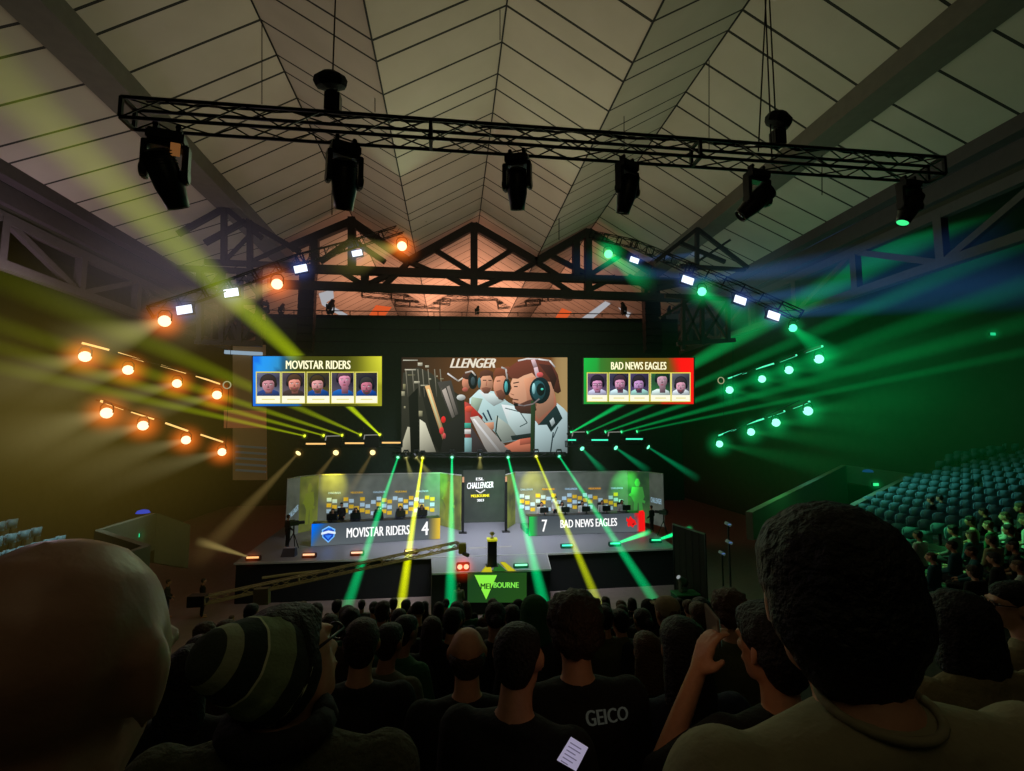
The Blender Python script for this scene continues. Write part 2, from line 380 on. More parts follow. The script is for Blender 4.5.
def pxframe(TLx, TLy, TRx, TRy, BLx, BLy, Y, lift=.05, Yr=None):
    Yr = Y if Yr is None else Yr
    def f(u, v):
        x = BLx + (TRx - TLx) * u + (TLx - BLx) * v; y = BLy + (TRy - TLy) * u + (TLy - BLy) * v
        p = U(x, y, Y + (Yr - Y) * u); return p + (CAM - p).normalized() * lift
    return f
def bframe(x0, y0, x1, y1, Y, lift=.05): return pxframe(x0, y0, x1, y0, x0, y1, Y, lift)

# ------------------------------------------------------------------ stage
YB = 37.0
M_stage = mat('grey_stage_deck', (128, 128, 134), .4, 0, .05, 20, .1)
M_skirt = mat('black_stage_skirt', (20, 22, 22), .9, 0, .3, 10, .2)
M_edge = mat('pale_edge_trim', (190, 190, 185), .6)
fl = UZ(230, 566, 2); bl_ = UZ(255, 550, 2)
deck = [(-10.7, 26.6), (-2.0, 26.6), (4.9, 26.6), (12.6, 26.9), (13.6, 36.6), (-11.4, 36.6)]
root = empty('stage_platform', (1, 31, 0), 'long grey stage deck with black skirt in front of the player booths', 'stage')
b = MB(); b.slab([(x, y) for x, y in deck], 1.9, 2.0); b.build('deck', M_stage, root)
b = MB(); b.slab([(x * .995 + .02, y + .05) for x, y in deck], 0.0, 1.9); b.build('skirt', M_skirt, root)
b = MB(); b.bar((-10.7, 26.57, 1.96), (4.9, 26.57, 1.96), .05, .09); b.bar((4.9, 26.57, 1.96), (12.6, 26.87, 1.96), .05, .09); b.build('front_edge', M_edge, root)
root = empty('thrust_stage', (2, 25, 0), 'lower central stage thrust carrying the trophy plinth, green lettered front', 'stage')
th = [(-.85, 23.75), (4.75, 23.75), (5.1, 26.5), (-1.0, 26.5)]
b = MB(); b.slab(th, 1.88, 1.98); b.build('deck', M_stage, root)
b = MB(); b.slab([(x, y + .06) for x, y in th], 0, 1.88); b.build('skirt', M_skirt, root)
b = MB(); b.bar((-.85, 23.72, 1.95), (4.75, 23.72, 1.95), .04, .08); b.bar((4.77, 23.75, 1.95), (5.12, 26.5, 1.95), .04, .06); b.build('front_edge', M_edge, root)
Yt = 23.68
pc = Pic(Yt); g0, g1 = (26, 62, 30), (34, 74, 26)
pc.grid(467.5, 572.5, 526.6, 602.5, lambda u, v: mixc(g0, g1, u + .3 * v), 8, 4)
o = pc.build('front_screen', root)
pc = Pic(Yt); pc.poly([(474.5, 575), (497, 575), (486.2, 599.5)], (140, 240, 70), 2); o2 = pc.build('triangle_emblem', o)
t = letters('MEL', bframe(480.5, 583.4, 493, 589, Yt, .06), emat('dark_letters', (20, 60, 20)), 'lettering', o, .04)
t = letters('BOURNE', bframe(493.5, 582.2, 518.8, 587.8, Yt, .06), emat('green_letters', (130, 235, 80), 1.0), 'lettering', o, .04)
def onz(px, py, z=2.0, d=.0): p = UZ(px, py, z); return p
# floor graphic behind plinth: yellow and green triangles
b = MB()
for q in (((481, 572), (490, 560.5), (492, 572)), ((500, 562), (505, 562), (516, 571), (508, 571))):
    b.add([onz(x, y, 2.01) for x, y in q], [tuple(range(len(q)))])
o = b.build('deck_graphic', emat('yellow_deck_graphic', (215, 205, 40), .8), root)
b = MB()
for q in (((492, 571), (498, 563), (507, 571)), ):
    b.add([onz(x, y, 2.008) for x, y in q], [tuple(range(len(q)))])
b.build('deck_graphic', emat('green_deck_graphic', (45, 110, 40), .8), root)
b = MB(); b.add([onz(x, y, 2.012) for x, y in ((468, 547.6), (512, 545.8), (512, 546.9), (468, 548.8))], [(0, 1, 2, 3)]); b.build('deck_lettering', emat('pale_deck_print', (190, 190, 190), .8), root)
# trophy plinth
c0 = onz(492, 566, 1.98); root = empty('trophy_plinth', c0, 'slim black plinth with a glowing yellow collar, standing on the central thrust', 'plinth')
h = .50 * 2.6
R = .29
b = MB(); b.box(c0 + Vector((0, 0, .62)), (.44, .44, 1.2)); b.build('column', M_plastic, root, bevel=.01)
b = MB(); b.box(c0 + Vector((0, 0, .02)), (.6, .6, .04)); b.build('foot', M_plastic, root)
b = MB(); b.box(c0 + Vector((0, 0, 1.27)), (.5, .5, .1)); b.build('collar', mat('yellow_collar', (190, 190, 30), .4, emit=(200, 200, 30), es=.5), root, bevel=.01)
root = empty('trophy', c0 + Vector((0, 0, 1.32)), 'small dark gold trophy cup on top of the plinth', 'trophy')
b = MB(); b.lathe([(.09, 0), (.09, .03), (.03, .05), (.025, .12), (.09, .2), (.1, .3), (.085, .3), (.03, .19)], c0 + Vector((0, 0, 1.32)), 20); b.build('cup', mat('dull_gold', (140, 130, 60), .3, .8), root, True)
b = MB(); b.tube([c0 + Vector((.08, 0, 1.58)), c0 + Vector((.15, 0, 1.57)), c0 + Vector((.08, 0, 1.50))], .012); b.build('handle', MATS['dull_gold'], root)
b = MB(); b.tube([c0 + Vector((-.08, 0, 1.58)), c0 + Vector((-.15, 0, 1.57)), c0 + Vector((-.08, 0, 1.50))], .012); b.build('handle', MATS['dull_gold'], root)

# black wall behind the stage
root = empty('screen_wall', U(470, 430, YB), 'tall black draped wall behind stage that carries three screens', 'wall')
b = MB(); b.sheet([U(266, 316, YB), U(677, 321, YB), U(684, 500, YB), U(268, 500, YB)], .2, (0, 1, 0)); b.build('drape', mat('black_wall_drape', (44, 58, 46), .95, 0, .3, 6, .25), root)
b = MB(); b.bar(U(266, 316, YB - .1), U(677, 321, YB - .1), .25, .25); b.build('top_batten', M_black, root)
b = MB(); b.bar(U(266, 310, YB), U(660, 314.5, YB), .06); b.bar(U(266, 316, YB), U(266, 309, YB), .06)
for i in range(0, 15): b.bar(U(266 + i * 28, 316, YB), U(266 + i * 28, 310 + i * .3, YB), .05)
b.build('guard_rail', M_black, root)
b = MB()
for yy in (328, 341): b.bar(U(267, yy, YB - .15), U(677, yy + 4, YB - .15), .04)
b.build('seam', M_cable, root)

# ------------------------------------------------------------------ screens
def face_tile(*a):
    global SHADE
    SHADE = .5; r = face_tile_(*a); SHADE = 0.; return r
def face_tile_(x0, y0, x1, y1, o, Y, skin, hair, jersey, bg, root, style=0):
    ox, oy, sc = o; p = Pic(Y, ox, oy, sc); w = x1 - x0; h = y1 - y0; cx = (x0 + x1) / 2; p.clip = (x0, y0, x1, y1)
    X = lambda u: x0 + u * w
    V = lambda v: y0 + v * h
    p.grid(x0, y0, x1, y1, lambda u, v: mixc(bg, mixc(bg, (30, 25, 40), .8), u * .6 + .4 * math.sin(v * 5)), 4, 4, 3)
    dx = (.0, .05, -.04, .08, .0)[style]; dy = (0, -.04, .0, -.2, .08)[style]; sh = tuple(v * .62 for v in skin)
    p.poly([(X(.0), V(1)), (X(.06), V(.82)), (X(.3), V(.72)), (X(.7), V(.72)), (X(.94), V(.82)), (X(1), V(1))], jersey, 4)
    p.poly([(X(.38 + dx), V(.9)), (X(.36 + dx), V(.6)), (X(.68 + dx), V(.6)), (X(.66 + dx), V(.9))], sh, 5)
    for s in (-1, 1): p.ell(X(.5 + dx + s * .31), V(.5 + dy), .07 * w, .13 * h, (22, 24, 34), 5)          # headset cups
    p.ell(X(.5 + dx), V(.36 + dy), .36 * w, .31 * h, (28, 30, 40), 5)                                      # headband
    p.ell(X(.5 + dx), V(.38 + dy), .32 * w, .29 * h, hair, 6)
    p.ell(X(.5 + dx), V(.53 + dy), .26 * w, .33 * h, skin, 7)
    p.poly([(X(.55 + dx), V(.3 + dy)), (X(.76 + dx), V(.45 + dy)), (X(.74 + dx), V(.68 + dy)), (X(.6 + dx), V(.84 + dy)), (X(.58 + dx), V(.5 + dy))], tuple(v * .8 for v in skin), 8)
    p.poly([(X(.22 + dx), V(.46 + dy)), (X(.25 + dx), V(.24 + dy)), (X(.5 + dx), V(.14 + dy)), (X(.77 + dx), V(.24 + dy)), (X(.79 + dx), V(.46 + dy)), (X(.68 + dx), V(.34 + dy)), (X(.45 + dx), V(.33 + dy)), (X(.3 + dx), V(.37 + dy))], hair, 9)
    for s in (-1, 1):
        p.rect(X(.5 + dx + s * .12 - .07), V(.455 + dy), X(.5 + dx + s * .12 + .07), V(.475 + dy), tuple(v * .4 for v in skin), 9)
        p.ell(X(.5 + dx + s * .12), V(.51 + dy), .05 * w, .022 * h, (245, 240, 240), 9, 10); p.ell(X(.5 + dx + s * .12), V(.51 + dy), .022 * w, .024 * h, (25, 20, 25), 10, 8)
    p.poly([(X(.49 + dx), V(.52 + dy)), (X(.45 + dx), V(.65 + dy)), (X(.55 + dx), V(.65 + dy))], sh, 9)
    if style in (1, 2, 4): p.poly([(X(.3 + dx), V(.66 + dy)), (X(.5 + dx), V(.68 + dy)), (X(.7 + dx), V(.66 + dy)), (X(.64 + dx), V(.82 + dy)), (X(.5 + dx), V(.88 + dy)), (X(.36 + dx), V(.82 + dy))], mixc(hair, skin, .25), 9)
    p.ell(X(.5 + dx), V(.73 + dy), .09 * w, .022 * h, (150, 60, 75), 10, 10)
    if style == 5 or (style == 0 and jersey[0] > 150):
        for s in (-1, 1):
            p.line([(X(.5 + s * .02), V(.47)), (X(.5 + s * .24), V(.47)), (X(.5 + s * .24), V(.56)), (X(.5 + s * .02), V(.56)), (X(.5 + s * .02), V(.47))], .02 * w, (25, 25, 30), 11)
    p.clip = None
    return p.build('player_portrait', root)
YS = 25.8
def team_screen(name, label, corners, o, boxes, yb, colfn, title, tbox, skins, hairs, jerseys, bgs):
    x0, y0, x1, y1 = corners
    root = empty('led_screen', U((x0 + x1) / 2, y1, YS), label, 'screen', 'hanging team screens')
    b = MB(); b.sheet([U(x0 - .6, y0 - .6, YS + .12), U(x1 + .6, y0 - .6, YS + .12), U(x1 + .6, y1 + .6, YS + .12), U(x0 - .6, y1 + .6, YS + .12)], .16, (0, 1, 0)); b.build('casing', M_black, root)
    p = Pic(YS); p.grid(x0, y0, x1, y1, colfn, 26, 10); sc = p.build('picture', root)
    letters(title, bframe(*tbox, YS, .08), emat('cream_letters', (255, 250, 205), 1.15), 'title_lettering', sc, .04)
    for i, (a, c) in enumerate(boxes):
        p = Pic(YS, *o); p.rect(a - 5, yb[0] - 6, c + 5, yb[2] + 4, (225, 215, 90), 1); p.rect(a - 1, yb[0], c + 1, yb[2], (255, 252, 225), 2)
        p.rect(a + (c - a) * .22, (yb[1] + yb[2]) / 2 - 3, a + (c - a) * .78, (yb[1] + yb[2]) / 2 + 3, (235, 225, 140), 3)
        p.build('name_card', sc)
        face_tile(a, yb[0], c, yb[1], o, YS, skins[i], hairs[i], jerseys[i], bgs[i], sc, i)
def leftcol(u, v):
    base = mixc((70, 72, 22), (165, 165, 40), max(0, (u - .72) / .28) ** .8)
    if u > .82 and v < .5: base = mixc(base, (225, 225, 60), (u - .82) / .18 * (1 - v))
    d = u + .12 * v; c = mixc((0, 120, 235), base, (d - .12) / .26)
    if .06 < d < .22 and v < .55: c = mixc(c, (60, 190, 255), .5)
    if v > .88 and u < .35: c = mixc(c, (0, 105, 215), .7)
    return c
team_screen('left', 'wide screen of five portraits, blue left end and yellow right end', (253, 356.3, 381.8, 406),
    (240, 340, 5.69), [(95, 227), (240, 367), (383, 508), (522, 647), (660, 780)], (186, 318, 358), leftcol, 'MOVISTAR RIDERS', (285.8, 360.6, 350.6, 369),
    [(190, 130, 140), (225, 140, 125), (215, 150, 150), (215, 140, 165), (190, 110, 130)], [(45, 38, 40), (70, 50, 40), (60, 48, 30), (80, 60, 70), (50, 50, 48)],
    [(30, 60, 120), (60, 50, 50), (20, 70, 140), (25, 90, 165), (20, 70, 150)], [(110, 120, 150), (90, 80, 90), (90, 85, 40), (80, 75, 90), (60, 60, 60)])
def rightcol(u, v):
    base = mixc((50, 130, 50), (105, 85, 25), (u - .1) / .4)
    if u < .12 + .1 * v: base = mixc((30, 190, 70), base, v * .5 + u * 3)
    d = u + .1 * (1 - v); c = mixc(base, (255, 20, 20), (d - .86) / .1)
    if v > .93 and u > .7: c = mixc(c, (240, 25, 20), .8)
    return c
team_screen('right', 'wide screen of five portraits, green left end and red right end', (583.8, 358, 693.6, 404),
    (560, 340, 5.69), [(157, 267), (281, 390), (400, 505), (518, 627), (637, 738)], (190, 313, 348), rightcol, 'BAD NEWS EAGLES', (611, 362, 666.5, 369.6),
    [(205, 140, 180), (200, 140, 170), (185, 140, 190), (190, 150, 165), (205, 150, 170)], [(40, 34, 44), (60, 45, 55), (45, 38, 44), (30, 55, 35), (50, 42, 48)],
    [(190, 190, 215), (190, 215, 220), (150, 200, 190), (200, 220, 215), (205, 215, 225)], [(110, 90, 120), (70, 70, 95), (80, 70, 110), (50, 110, 60), (110, 110, 120)])
# main picture
SHADE = .55
root = empty('led_screen', U(484, 456, 35.6), 'big central screen showing a line of players in headsets', 'screen')
b = MB(); YM = 35.6; b.sheet([U(400.6, 356.8, YM + .12), U(567.6, 357.8, YM + .12), U(568.8, 453.6, YM + .12), U(400.6, 455, YM + .12)], .16, (0, 1, 0)); b.build('casing', M_black, root)
p = Pic(YM, 390, 345, 5.39)
def bgc(u, v):
    c = mixc((52, 38, 28), (120, 74, 36), min(1, u * 1.9)); c = mixc(c, (70, 42, 28), max(0, v * 1.2 - .2))
    return mixc(c, (176, 146, 96), (u - .9) / .04) if u > .9 else c
p.grid(62, 67, 956, 582, bgc, 30, 12)
p.clip = (62, 67, 956, 582)
P_ = p.poly
for k, (x, y, w_, h_) in enumerate([(70, 80, 80, 5), (80, 130, 60, 7), (150, 95, 25, 18), (190, 110, 20, 12), (130, 195, 30, 12), (165, 215, 40, 6), (210, 180, 12, 8), (250, 165, 8, 8), (60, 250, 20, 25), (75, 330, 9, 12), (155, 355, 20, 30), (270, 180, 20, 5), (95, 160, 40, 4), (70, 210, 14, 30), (110, 300, 30, 6)]):
    p.rect(x, y, x + w_, y + h_, (190 - k * 5, 185 - k * 5, 165 - k * 6), 2)
P_([(70, 150), (150, 120), (220, 150), (290, 210), (400, 290), (405, 582), (270, 585), (62, 585), (62, 300)], (48, 46, 38), 1)
for x in (85, 120, 150, 175, 205, 240, 270): p.line([(x, 130), (x + 12, 280)], 5, (110, 105, 90), 2)
P_([(62, 585), (62, 540), (95, 440), (112, 445), (112, 585)], (178, 174, 150), 2); P_([(160, 585), (160, 400), (190, 420), (250, 582)], (185, 182, 160), 2)
P_([(112, 585), (100, 280), (150, 230), (160, 585)], (20, 18, 16), 3)
P_([(165, 230), (195, 215), (300, 510), (270, 580), (230, 520)], (32, 30, 26), 2)
P_([(188, 222), (213, 216), (302, 500), (288, 525)], (196, 148, 98), 3); P_([(200, 240), (210, 236), (290, 480), (286, 500)], (225, 190, 140), 4)
P_([(255, 200), (330, 190), (380, 380), (330, 400)], (60, 56, 52), 2); P_([(280, 245), (300, 232), (350, 385), (335, 395)], (150, 140, 130), 3); P_([(305, 225), (320, 218), (368, 372), (352, 380)], (120, 112, 104), 3)
p.ell(288, 402, 12, 18, (255, 40, 40), 5); p.ell(278, 462, 12, 20, (230, 60, 60), 5); p.ell(292, 490, 9, 16, (200, 80, 80), 5)
P_([(300, 430), (400, 370), (402, 582), (270, 582)], (36, 34, 32), 4)
p.ell(383, 283, 24, 16, (190, 195, 190), 4)
p.line([(310, 153), (368, 194), (392, 178)], 8, (225, 215, 200), 3)
# bodies and desk
P_([(428, 290), (480, 240), (560, 250), (640, 310), (765, 370), (765, 510), (690, 515), (600, 530), (565, 470), (500, 405), (430, 350)], (168, 196, 196), 2)
P_([(480, 250), (560, 262), (620, 300), (560, 330), (520, 300)], (205, 222, 220), 3)
P_([(440, 280), (500, 290), (470, 370), (432, 340)], (150, 170, 150), 3)
p.line([(500, 365), (525, 410)], 9, (25, 50, 70), 4); p.line([(525, 350), (548, 405)], 9, (25, 50, 70), 4)
P_([(600, 320), (680, 330), (760, 370), (765, 490), (690, 500), (640, 430)], (190, 212, 210), 4); P_([(650, 490), (760, 475), (765, 500), (660, 515)], (30, 40, 40), 5)
P_([(570, 380), (640, 430), (690, 500), (600, 530), (575, 470)], (150, 160, 150), 4); p.line([(580, 380), (570, 470), (600, 520)], 7, (30, 45, 40), 5); p.line([(620, 340), (700, 360), (740, 420), (700, 440)], 5, (60, 80, 80), 6)
P_([(402, 305), (440, 328), (500, 388), (497, 412), (440, 388), (405, 400)], (190, 48, 42), 4); p.ell(425, 345, 22, 18, (225, 80, 60), 5)
P_([(510, 420), (560, 415), (560, 450), (545, 465)], (200, 140, 110), 4)
P_([(405, 305), (437, 320), (437, 500), (405, 582)], (150, 60, 55), 5); P_([(402, 420), (436, 420), (436, 450), (402, 450)], (60, 150, 130), 6); P_([(402, 500), (440, 500), (440, 582), (402, 582)], (120, 160, 160), 6); P_([(402, 455), (436, 455), (436, 480), (402, 480)], (225, 215, 205), 6)
P_([(432, 390), (475, 382), (655, 578), (525, 582)], (160, 154, 148), 5); P_([(432, 430), (530, 582), (438, 582)], (58, 50, 52), 6); P_([(445, 400), (455, 396), (600, 578), (585, 580)], (205, 200, 195), 6)
P_([(615, 545), (700, 507), (762, 498), (775, 575), (655, 575)], (205, 120, 92), 6); P_([(700, 507), (762, 498), (768, 530), (700, 540)], (170, 90, 70), 7)
# far heads
p.ell(412, 205, 24, 36, (205, 135, 105), 3); p.ell(420, 168, 30, 18, (80, 50, 40), 4); p.ell(447, 192, 26, 46, (24, 26, 28), 5); p.ell(447, 195, 12, 24, (60, 75, 78), 6); p.ell(405, 240, 16, 12, (180, 95, 80), 4)
p.line([(405, 150), (440, 140), (462, 165)], 8, (200, 190, 180), 6)
p.ell(518, 208, 37, 54, (212, 150, 118), 4); P_([(480, 190), (485, 145), (520, 130), (555, 145), (558, 190), (540, 165), (500, 168)], (90, 55, 42), 5); p.ell(482, 205, 9, 30, (70, 120, 125), 6)
p.line([(500, 190), (520, 190)], 5, (70, 40, 35), 6); p.line([(530, 190), (548, 192)], 5, (70, 40, 35), 6); p.line([(522, 195), (518, 220)], 4, (170, 100, 80), 6); P_([(492, 232), (518, 226), (545, 232), (530, 262), (508, 262)], (120, 76, 60), 6)
p.ell(595, 222, 38, 66, (208, 142, 112), 5); P_([(555, 160), (570, 125), (640, 115), (665, 150), (660, 190), (610, 165), (565, 172)], (120, 66, 44), 6); P_([(570, 250), (600, 240), (625, 270), (610, 300), (585, 292)], (110, 68, 54), 6)
p.ell(630, 225, 20, 46, (18, 34, 38), 8); p.ell(626, 225, 9, 30, (80, 170, 170), 9); p.line([(600, 120), (625, 130), (632, 185)], 9, (170, 165, 160), 8)
p.line([(575, 195), (595, 193)], 5, (70, 40, 35), 7)
# near player in profile
P_([(765, 425), (800, 395), (890, 305), (935, 340), (956, 365), (956, 582), (765, 582)], (178, 202, 204), 7)
P_([(795, 432), (895, 322), (930, 395), (868, 470), (845, 430)], (28, 48, 50), 8); P_([(860, 410), (880, 390), (890, 420), (872, 440)], (170, 185, 185), 9)
P_([(775, 345), (885, 250), (900, 320), (800, 430), (775, 395)], (178, 112, 88), 9)
P_([(662, 175), (650, 208), (656, 232), (640, 268), (650, 282), (664, 288), (660, 302), (672, 332), (715, 352), (775, 356), (800, 400), (882, 330), (885, 250), (860, 130), (760, 95), (685, 120)], (216, 158, 126), 10)
P_([(720, 180), (790, 170), (790, 330), (740, 345), (735, 260)], (196, 134, 104), 11)
P_([(664, 304), (700, 318), (740, 300), (775, 290), (790, 350), (765, 372), (705, 368), (674, 345)], (84, 52, 44), 12); p.line([(662, 292), (692, 296)], 6, (90, 50, 45), 12)
p.line([(664, 206), (695, 200)], 6, (60, 36, 32), 12); p.line([(668, 224), (688, 224)], 6, (50, 30, 30), 12); p.line([(650, 262), (668, 270)], 4, (150, 90, 70), 12)
P_([(628, 150), (650, 115), (700, 80), (800, 72), (870, 95), (905, 160), (922, 250), (905, 262), (885, 250), (870, 200), (800, 190), (765, 150), (720, 165), (690, 182), (655, 180)], (104, 54, 42), 11)
P_([(800, 100), (870, 110), (900, 180), (880, 240), (860, 180)], (64, 36, 32), 12)
p.line([(770, 78), (785, 120), (800, 185)], 22, (205, 170, 175), 13); p.line([(690, 85), (740, 74), (800, 76), (860, 84), (890, 120)], 8, (235, 225, 220), 13)
p.ell(808, 245, 56, 72, (16, 34, 40), 14); p.ell(800, 245, 38, 54, (40, 84, 90), 15); p.ell(812, 240, 22, 34, (14, 26, 30), 16); p.ell(820, 238, 7, 6, (80, 240, 200), 17); p.ell(775, 235, 9, 30, (150, 210, 215), 17)
p.ell(808, 160, 18, 14, (220, 90, 90), 16)
p.line([(805, 290), (770, 318), (720, 328), (690, 322)], 7, (130, 120, 120), 17); p.ell(680, 322, 14, 8, (20, 20, 22), 17)
p.line([(772, 300), (768, 582)], 24, (36, 56, 34), 13); p.line([(880, 470), (865, 582)], 7, (40, 56, 60), 13); p.line([(905, 440), (880, 500)], 6, (60, 80, 84), 13)
p.clip = None
scn = p.build('picture', root, .86); SHADE = 0.0
letters('LLENGER', pxframe(390 + 330 / 5.39, 345 + 72 / 5.39, 390 + 575 / 5.39, 345 + 72 / 5.39, 390 + 322 / 5.39, 345 + 123 / 5.39, YM, .045), emat('warm_white_letters', (235, 225, 205)), 'picture_lettering', scn, .05, shear=.2)

# ------------------------------------------------------------------ player booths
def gz(px, py, z=2.0): return UZ(px, py, z)
def vwall(a, b_, ztop, m, name, parent, th=.06, z0=2.01):     # upright panel between two ground points
    mb = MB(); mb.sheet([(a.x, a.y, z0), (b_.x, b_.y, z0), (b_.x, b_.y, ztop), (a.x, a.y, ztop)], th); return mb.build(name, m, parent)
def wall_frame(a, b_, z0, z1, lift=.06):
    a2, b2 = Vector((a.x, a.y, 0)), Vector((b_.x, b_.y, 0)); n = (b2 - a2).cross(Vector((0, 0, 1))).normalized()
    if n.dot(CAM - a2) < 0: n = -n
    def f(u, v, l=None): q = a2.lerp(b2, u); return Vector((q.x, q.y, z0 + (z1 - z0) * v)) + n * (lift if l is None else l)
    return f
def booth_mat(name, cols):
    """printed fabric: two tones mixed by noise, with a faint glow added for brightness"""
    m = bpy.data.materials.new(name); m.use_nodes = True; nt = m.node_tree; N = nt.nodes; L = nt.links; b = N['Principled BSDF']; b.inputs['Roughness'].default_value = .9
    tc = N.new('ShaderNodeTexCoord'); no = N.new('ShaderNodeTexNoise'); no.inputs['Scale'].default_value = .7; L.new(tc.outputs['Object'], no.inputs['Vector'])
    cr = N.new('ShaderNodeValToRGB'); L.new(no.outputs['Fac'], cr.inputs[0]); cr.color_ramp.elements[0].position = .3; cr.color_ramp.elements[1].position = .7
    cr.color_ramp.elements[0].color = (*lin(cols[0]), 1); cr.color_ramp.elements[1].color = (*lin(cols[1]), 1)
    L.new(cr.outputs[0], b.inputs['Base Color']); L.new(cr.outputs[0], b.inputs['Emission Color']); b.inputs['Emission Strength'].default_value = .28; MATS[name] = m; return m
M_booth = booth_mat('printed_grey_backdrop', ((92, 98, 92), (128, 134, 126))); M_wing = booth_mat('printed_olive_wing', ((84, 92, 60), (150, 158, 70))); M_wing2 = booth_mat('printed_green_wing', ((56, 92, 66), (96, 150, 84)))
ZT = 5.6
def booth(label, pts, ztops, glowcols, mirror):
    g = pts; root = empty('player_booth', (g[2].x + 4 if not mirror else g[2].x - 3, g[2].y, 2.0), label, 'booth', 'printed booths behind the player desks')
    names = ['outer_wing', 'wing', 'back_panel', 'inner_wing']
    mats = [M_booth, M_wing2 if mirror else M_wing, M_booth, M_wing]
    obs = []
    for i in range(4):
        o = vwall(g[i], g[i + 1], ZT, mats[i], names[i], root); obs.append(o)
        mb = MB(); mb.bar((g[i].x, g[i].y, ZT), (g[i + 1].x, g[i + 1].y, ZT), .08, .06); mb.build('top_edge', M_edge, o)
    # sponsor tiles on the back panel
    f = wall_frame(g[2], g[3], 2.0, ZT, .05); rnd = random.Random(3)
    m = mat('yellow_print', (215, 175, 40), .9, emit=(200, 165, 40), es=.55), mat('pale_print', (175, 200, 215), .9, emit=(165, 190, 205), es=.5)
    t = [MB(), MB()]
    for i in range(20):
        for j in range(3):
            u = .07 + i * .0445 if not mirror else .05 + i * .0445; v = .50 - j * .105 - (i % 3) * .03
            if rnd.random() < .18: continue
            k = 0 if (i // 2 + j) % 2 else 1
            q = [f(u, v), f(u + .038, v), f(u + .038, v + .07), f(u, v + .07)]; t[k].add(q, [(0, 1, 2, 3)])
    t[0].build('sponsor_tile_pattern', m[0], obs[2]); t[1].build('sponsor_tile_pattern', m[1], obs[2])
    for i in range(5):
        u = (.13, .31, .49, .67, .85)[i] - (.03 if mirror else 0); yel = i % 2 == 1
        letters('MELBOURNE' if yel else 'CHALLENGER', lambda a, b__, u=u: f(u + (a - .5) * .1, .64 + b__ * .035), m[0 if yel else 1], 'backdrop_lettering', obs[2], .04)
    # the panel's coloured washes come from spots set up later
    return root, obs, f
gl = [gz(287, 547), gz(299, 541), gz(318, 534), gz(440, 533), gz(460, 539)]
for i in range(5): gl[i].z = 2
gl[0] = Vector((gl[0].x, 31.0, 2)); gl[1] = Vector((U(299, 500, 33.6).x, 33.6, 2)); gl[2] = Vector((U(318, 500, 34.8).x, 34.8, 2)); gl[3] = Vector((U(440, 500, 35.2).x, 35.2, 2)); gl[4] = Vector((U(461, 500, 33.2).x, 33.2, 2))
gl[0] = Vector((U(287, 500, 32.0).x, 32.0, 2))
BLr, BLo, fL = booth('grey booth backdrop with blue-ended name desk before it', gl, ZT, None, False)
gr = [Vector((U(663.5, 500, 32.6).x, 32.6, 2)), Vector((U(650, 500, 34.0).x, 34.0, 2)), Vector((U(628, 500, 35.2).x, 35.2, 2)), Vector((U(515, 500, 35.2).x, 35.2, 2)), Vector((U(506, 500, 33.2).x, 33.2, 2))]
# right back panel must run left to right for its lettering
BRr, BRo, _ = booth('grey booth backdrop behind the green and red ended name desk', [gr[0], gr[1], gr[2], gr[3], gr[4]], ZT, None, True)
for o in [o for o in bpy.data.objects if o.parent == BRo[2] and o.name.startswith(('backdrop_lettering', 'sponsor_tile_pattern'))]: bpy.data.objects.remove(o)
fR = wall_frame(gr[3], gr[2], 2.0, ZT, .05)
rnd = random.Random(5); t = [MB(), MB()]
for i in range(20):
    for j in range(3):
        u = .04 + i * .046; v = .50 - j * .105 - (i % 3) * .03
        if rnd.random() < .18: continue
        k = 0 if (i // 2 + j) % 2 else 1
        t[k].add([fR(u, v), fR(u + .039, v), fR(u + .039, v + .07), fR(u, v + .07)], [(0, 1, 2, 3)])
t[0].build('sponsor_tile_pattern', MATS['yellow_print'], BRo[2]); t[1].build('sponsor_tile_pattern', MATS['pale_print'], BRo[2])
for i in range(5):
    u = (.10, .29, .49, .70, .9)[i]; yel = i % 2 == 1
    letters('MELBOURNE' if yel else 'CHALLENGER', lambda a, b__, u=u: fR(u + (a - .5) * .11, .64 + b__ * .035), MATS['yellow_print' if yel else 'pale_print'], 'backdrop_lettering', BRo[2], .04)
# printed soldier figures on the wings (flat print), and outer wing lettering
def soldier(f, u0, u1, m, parent):
    b = MB(); A = lambda u, v: f(u0 + (u1 - u0) * u, v)
    for q in ([(.35, .8), (.45, .9), (.6, .9), (.68, .8), (.6, .72), (.42, .72)], [(.2, .7), (.8, .72), (.9, .5), (.75, .35), (.3, .35), (.1, .5)], [(.3, .35), (.52, .35), (.45, .05), (.25, .05)], [(.55, .35), (.76, .35), (.85, .05), (.62, .05)], [(.0, .5), (.1, .56), (.95, .4), (.9, .34)]):
        b.add([A(*p) for p in q], [tuple(range(len(q)))])
    return b.build('soldier_print', m, parent)
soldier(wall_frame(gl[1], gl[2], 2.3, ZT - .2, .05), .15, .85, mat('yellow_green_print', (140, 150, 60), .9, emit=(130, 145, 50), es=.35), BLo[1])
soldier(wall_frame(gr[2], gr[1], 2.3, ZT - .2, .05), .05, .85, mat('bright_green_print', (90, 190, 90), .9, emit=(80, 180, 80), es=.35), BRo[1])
soldier(wall_frame(gl[3], gl[4], 2.3, ZT - .2, .05), .1, .8, MATS['yellow_green_print'], BLo[3])
f = wall_frame(gl[0], gl[1], 2, ZT, .05); letters('CHALLENGER', lambda a, b_: f(.1 + a * .8, .3 + b_ * .1 + a * .12), MATS['pale_print'], 'wing_lettering', BLo[0], .04)
f = wall_frame(gr[1], gr[0], 2, ZT, .05); letters('CHALLENGER', lambda a, b_: f(.1 + a * .8, .42 + b_ * .1), MATS['pale_print'], 'wing_lettering', BRo[0], .04)
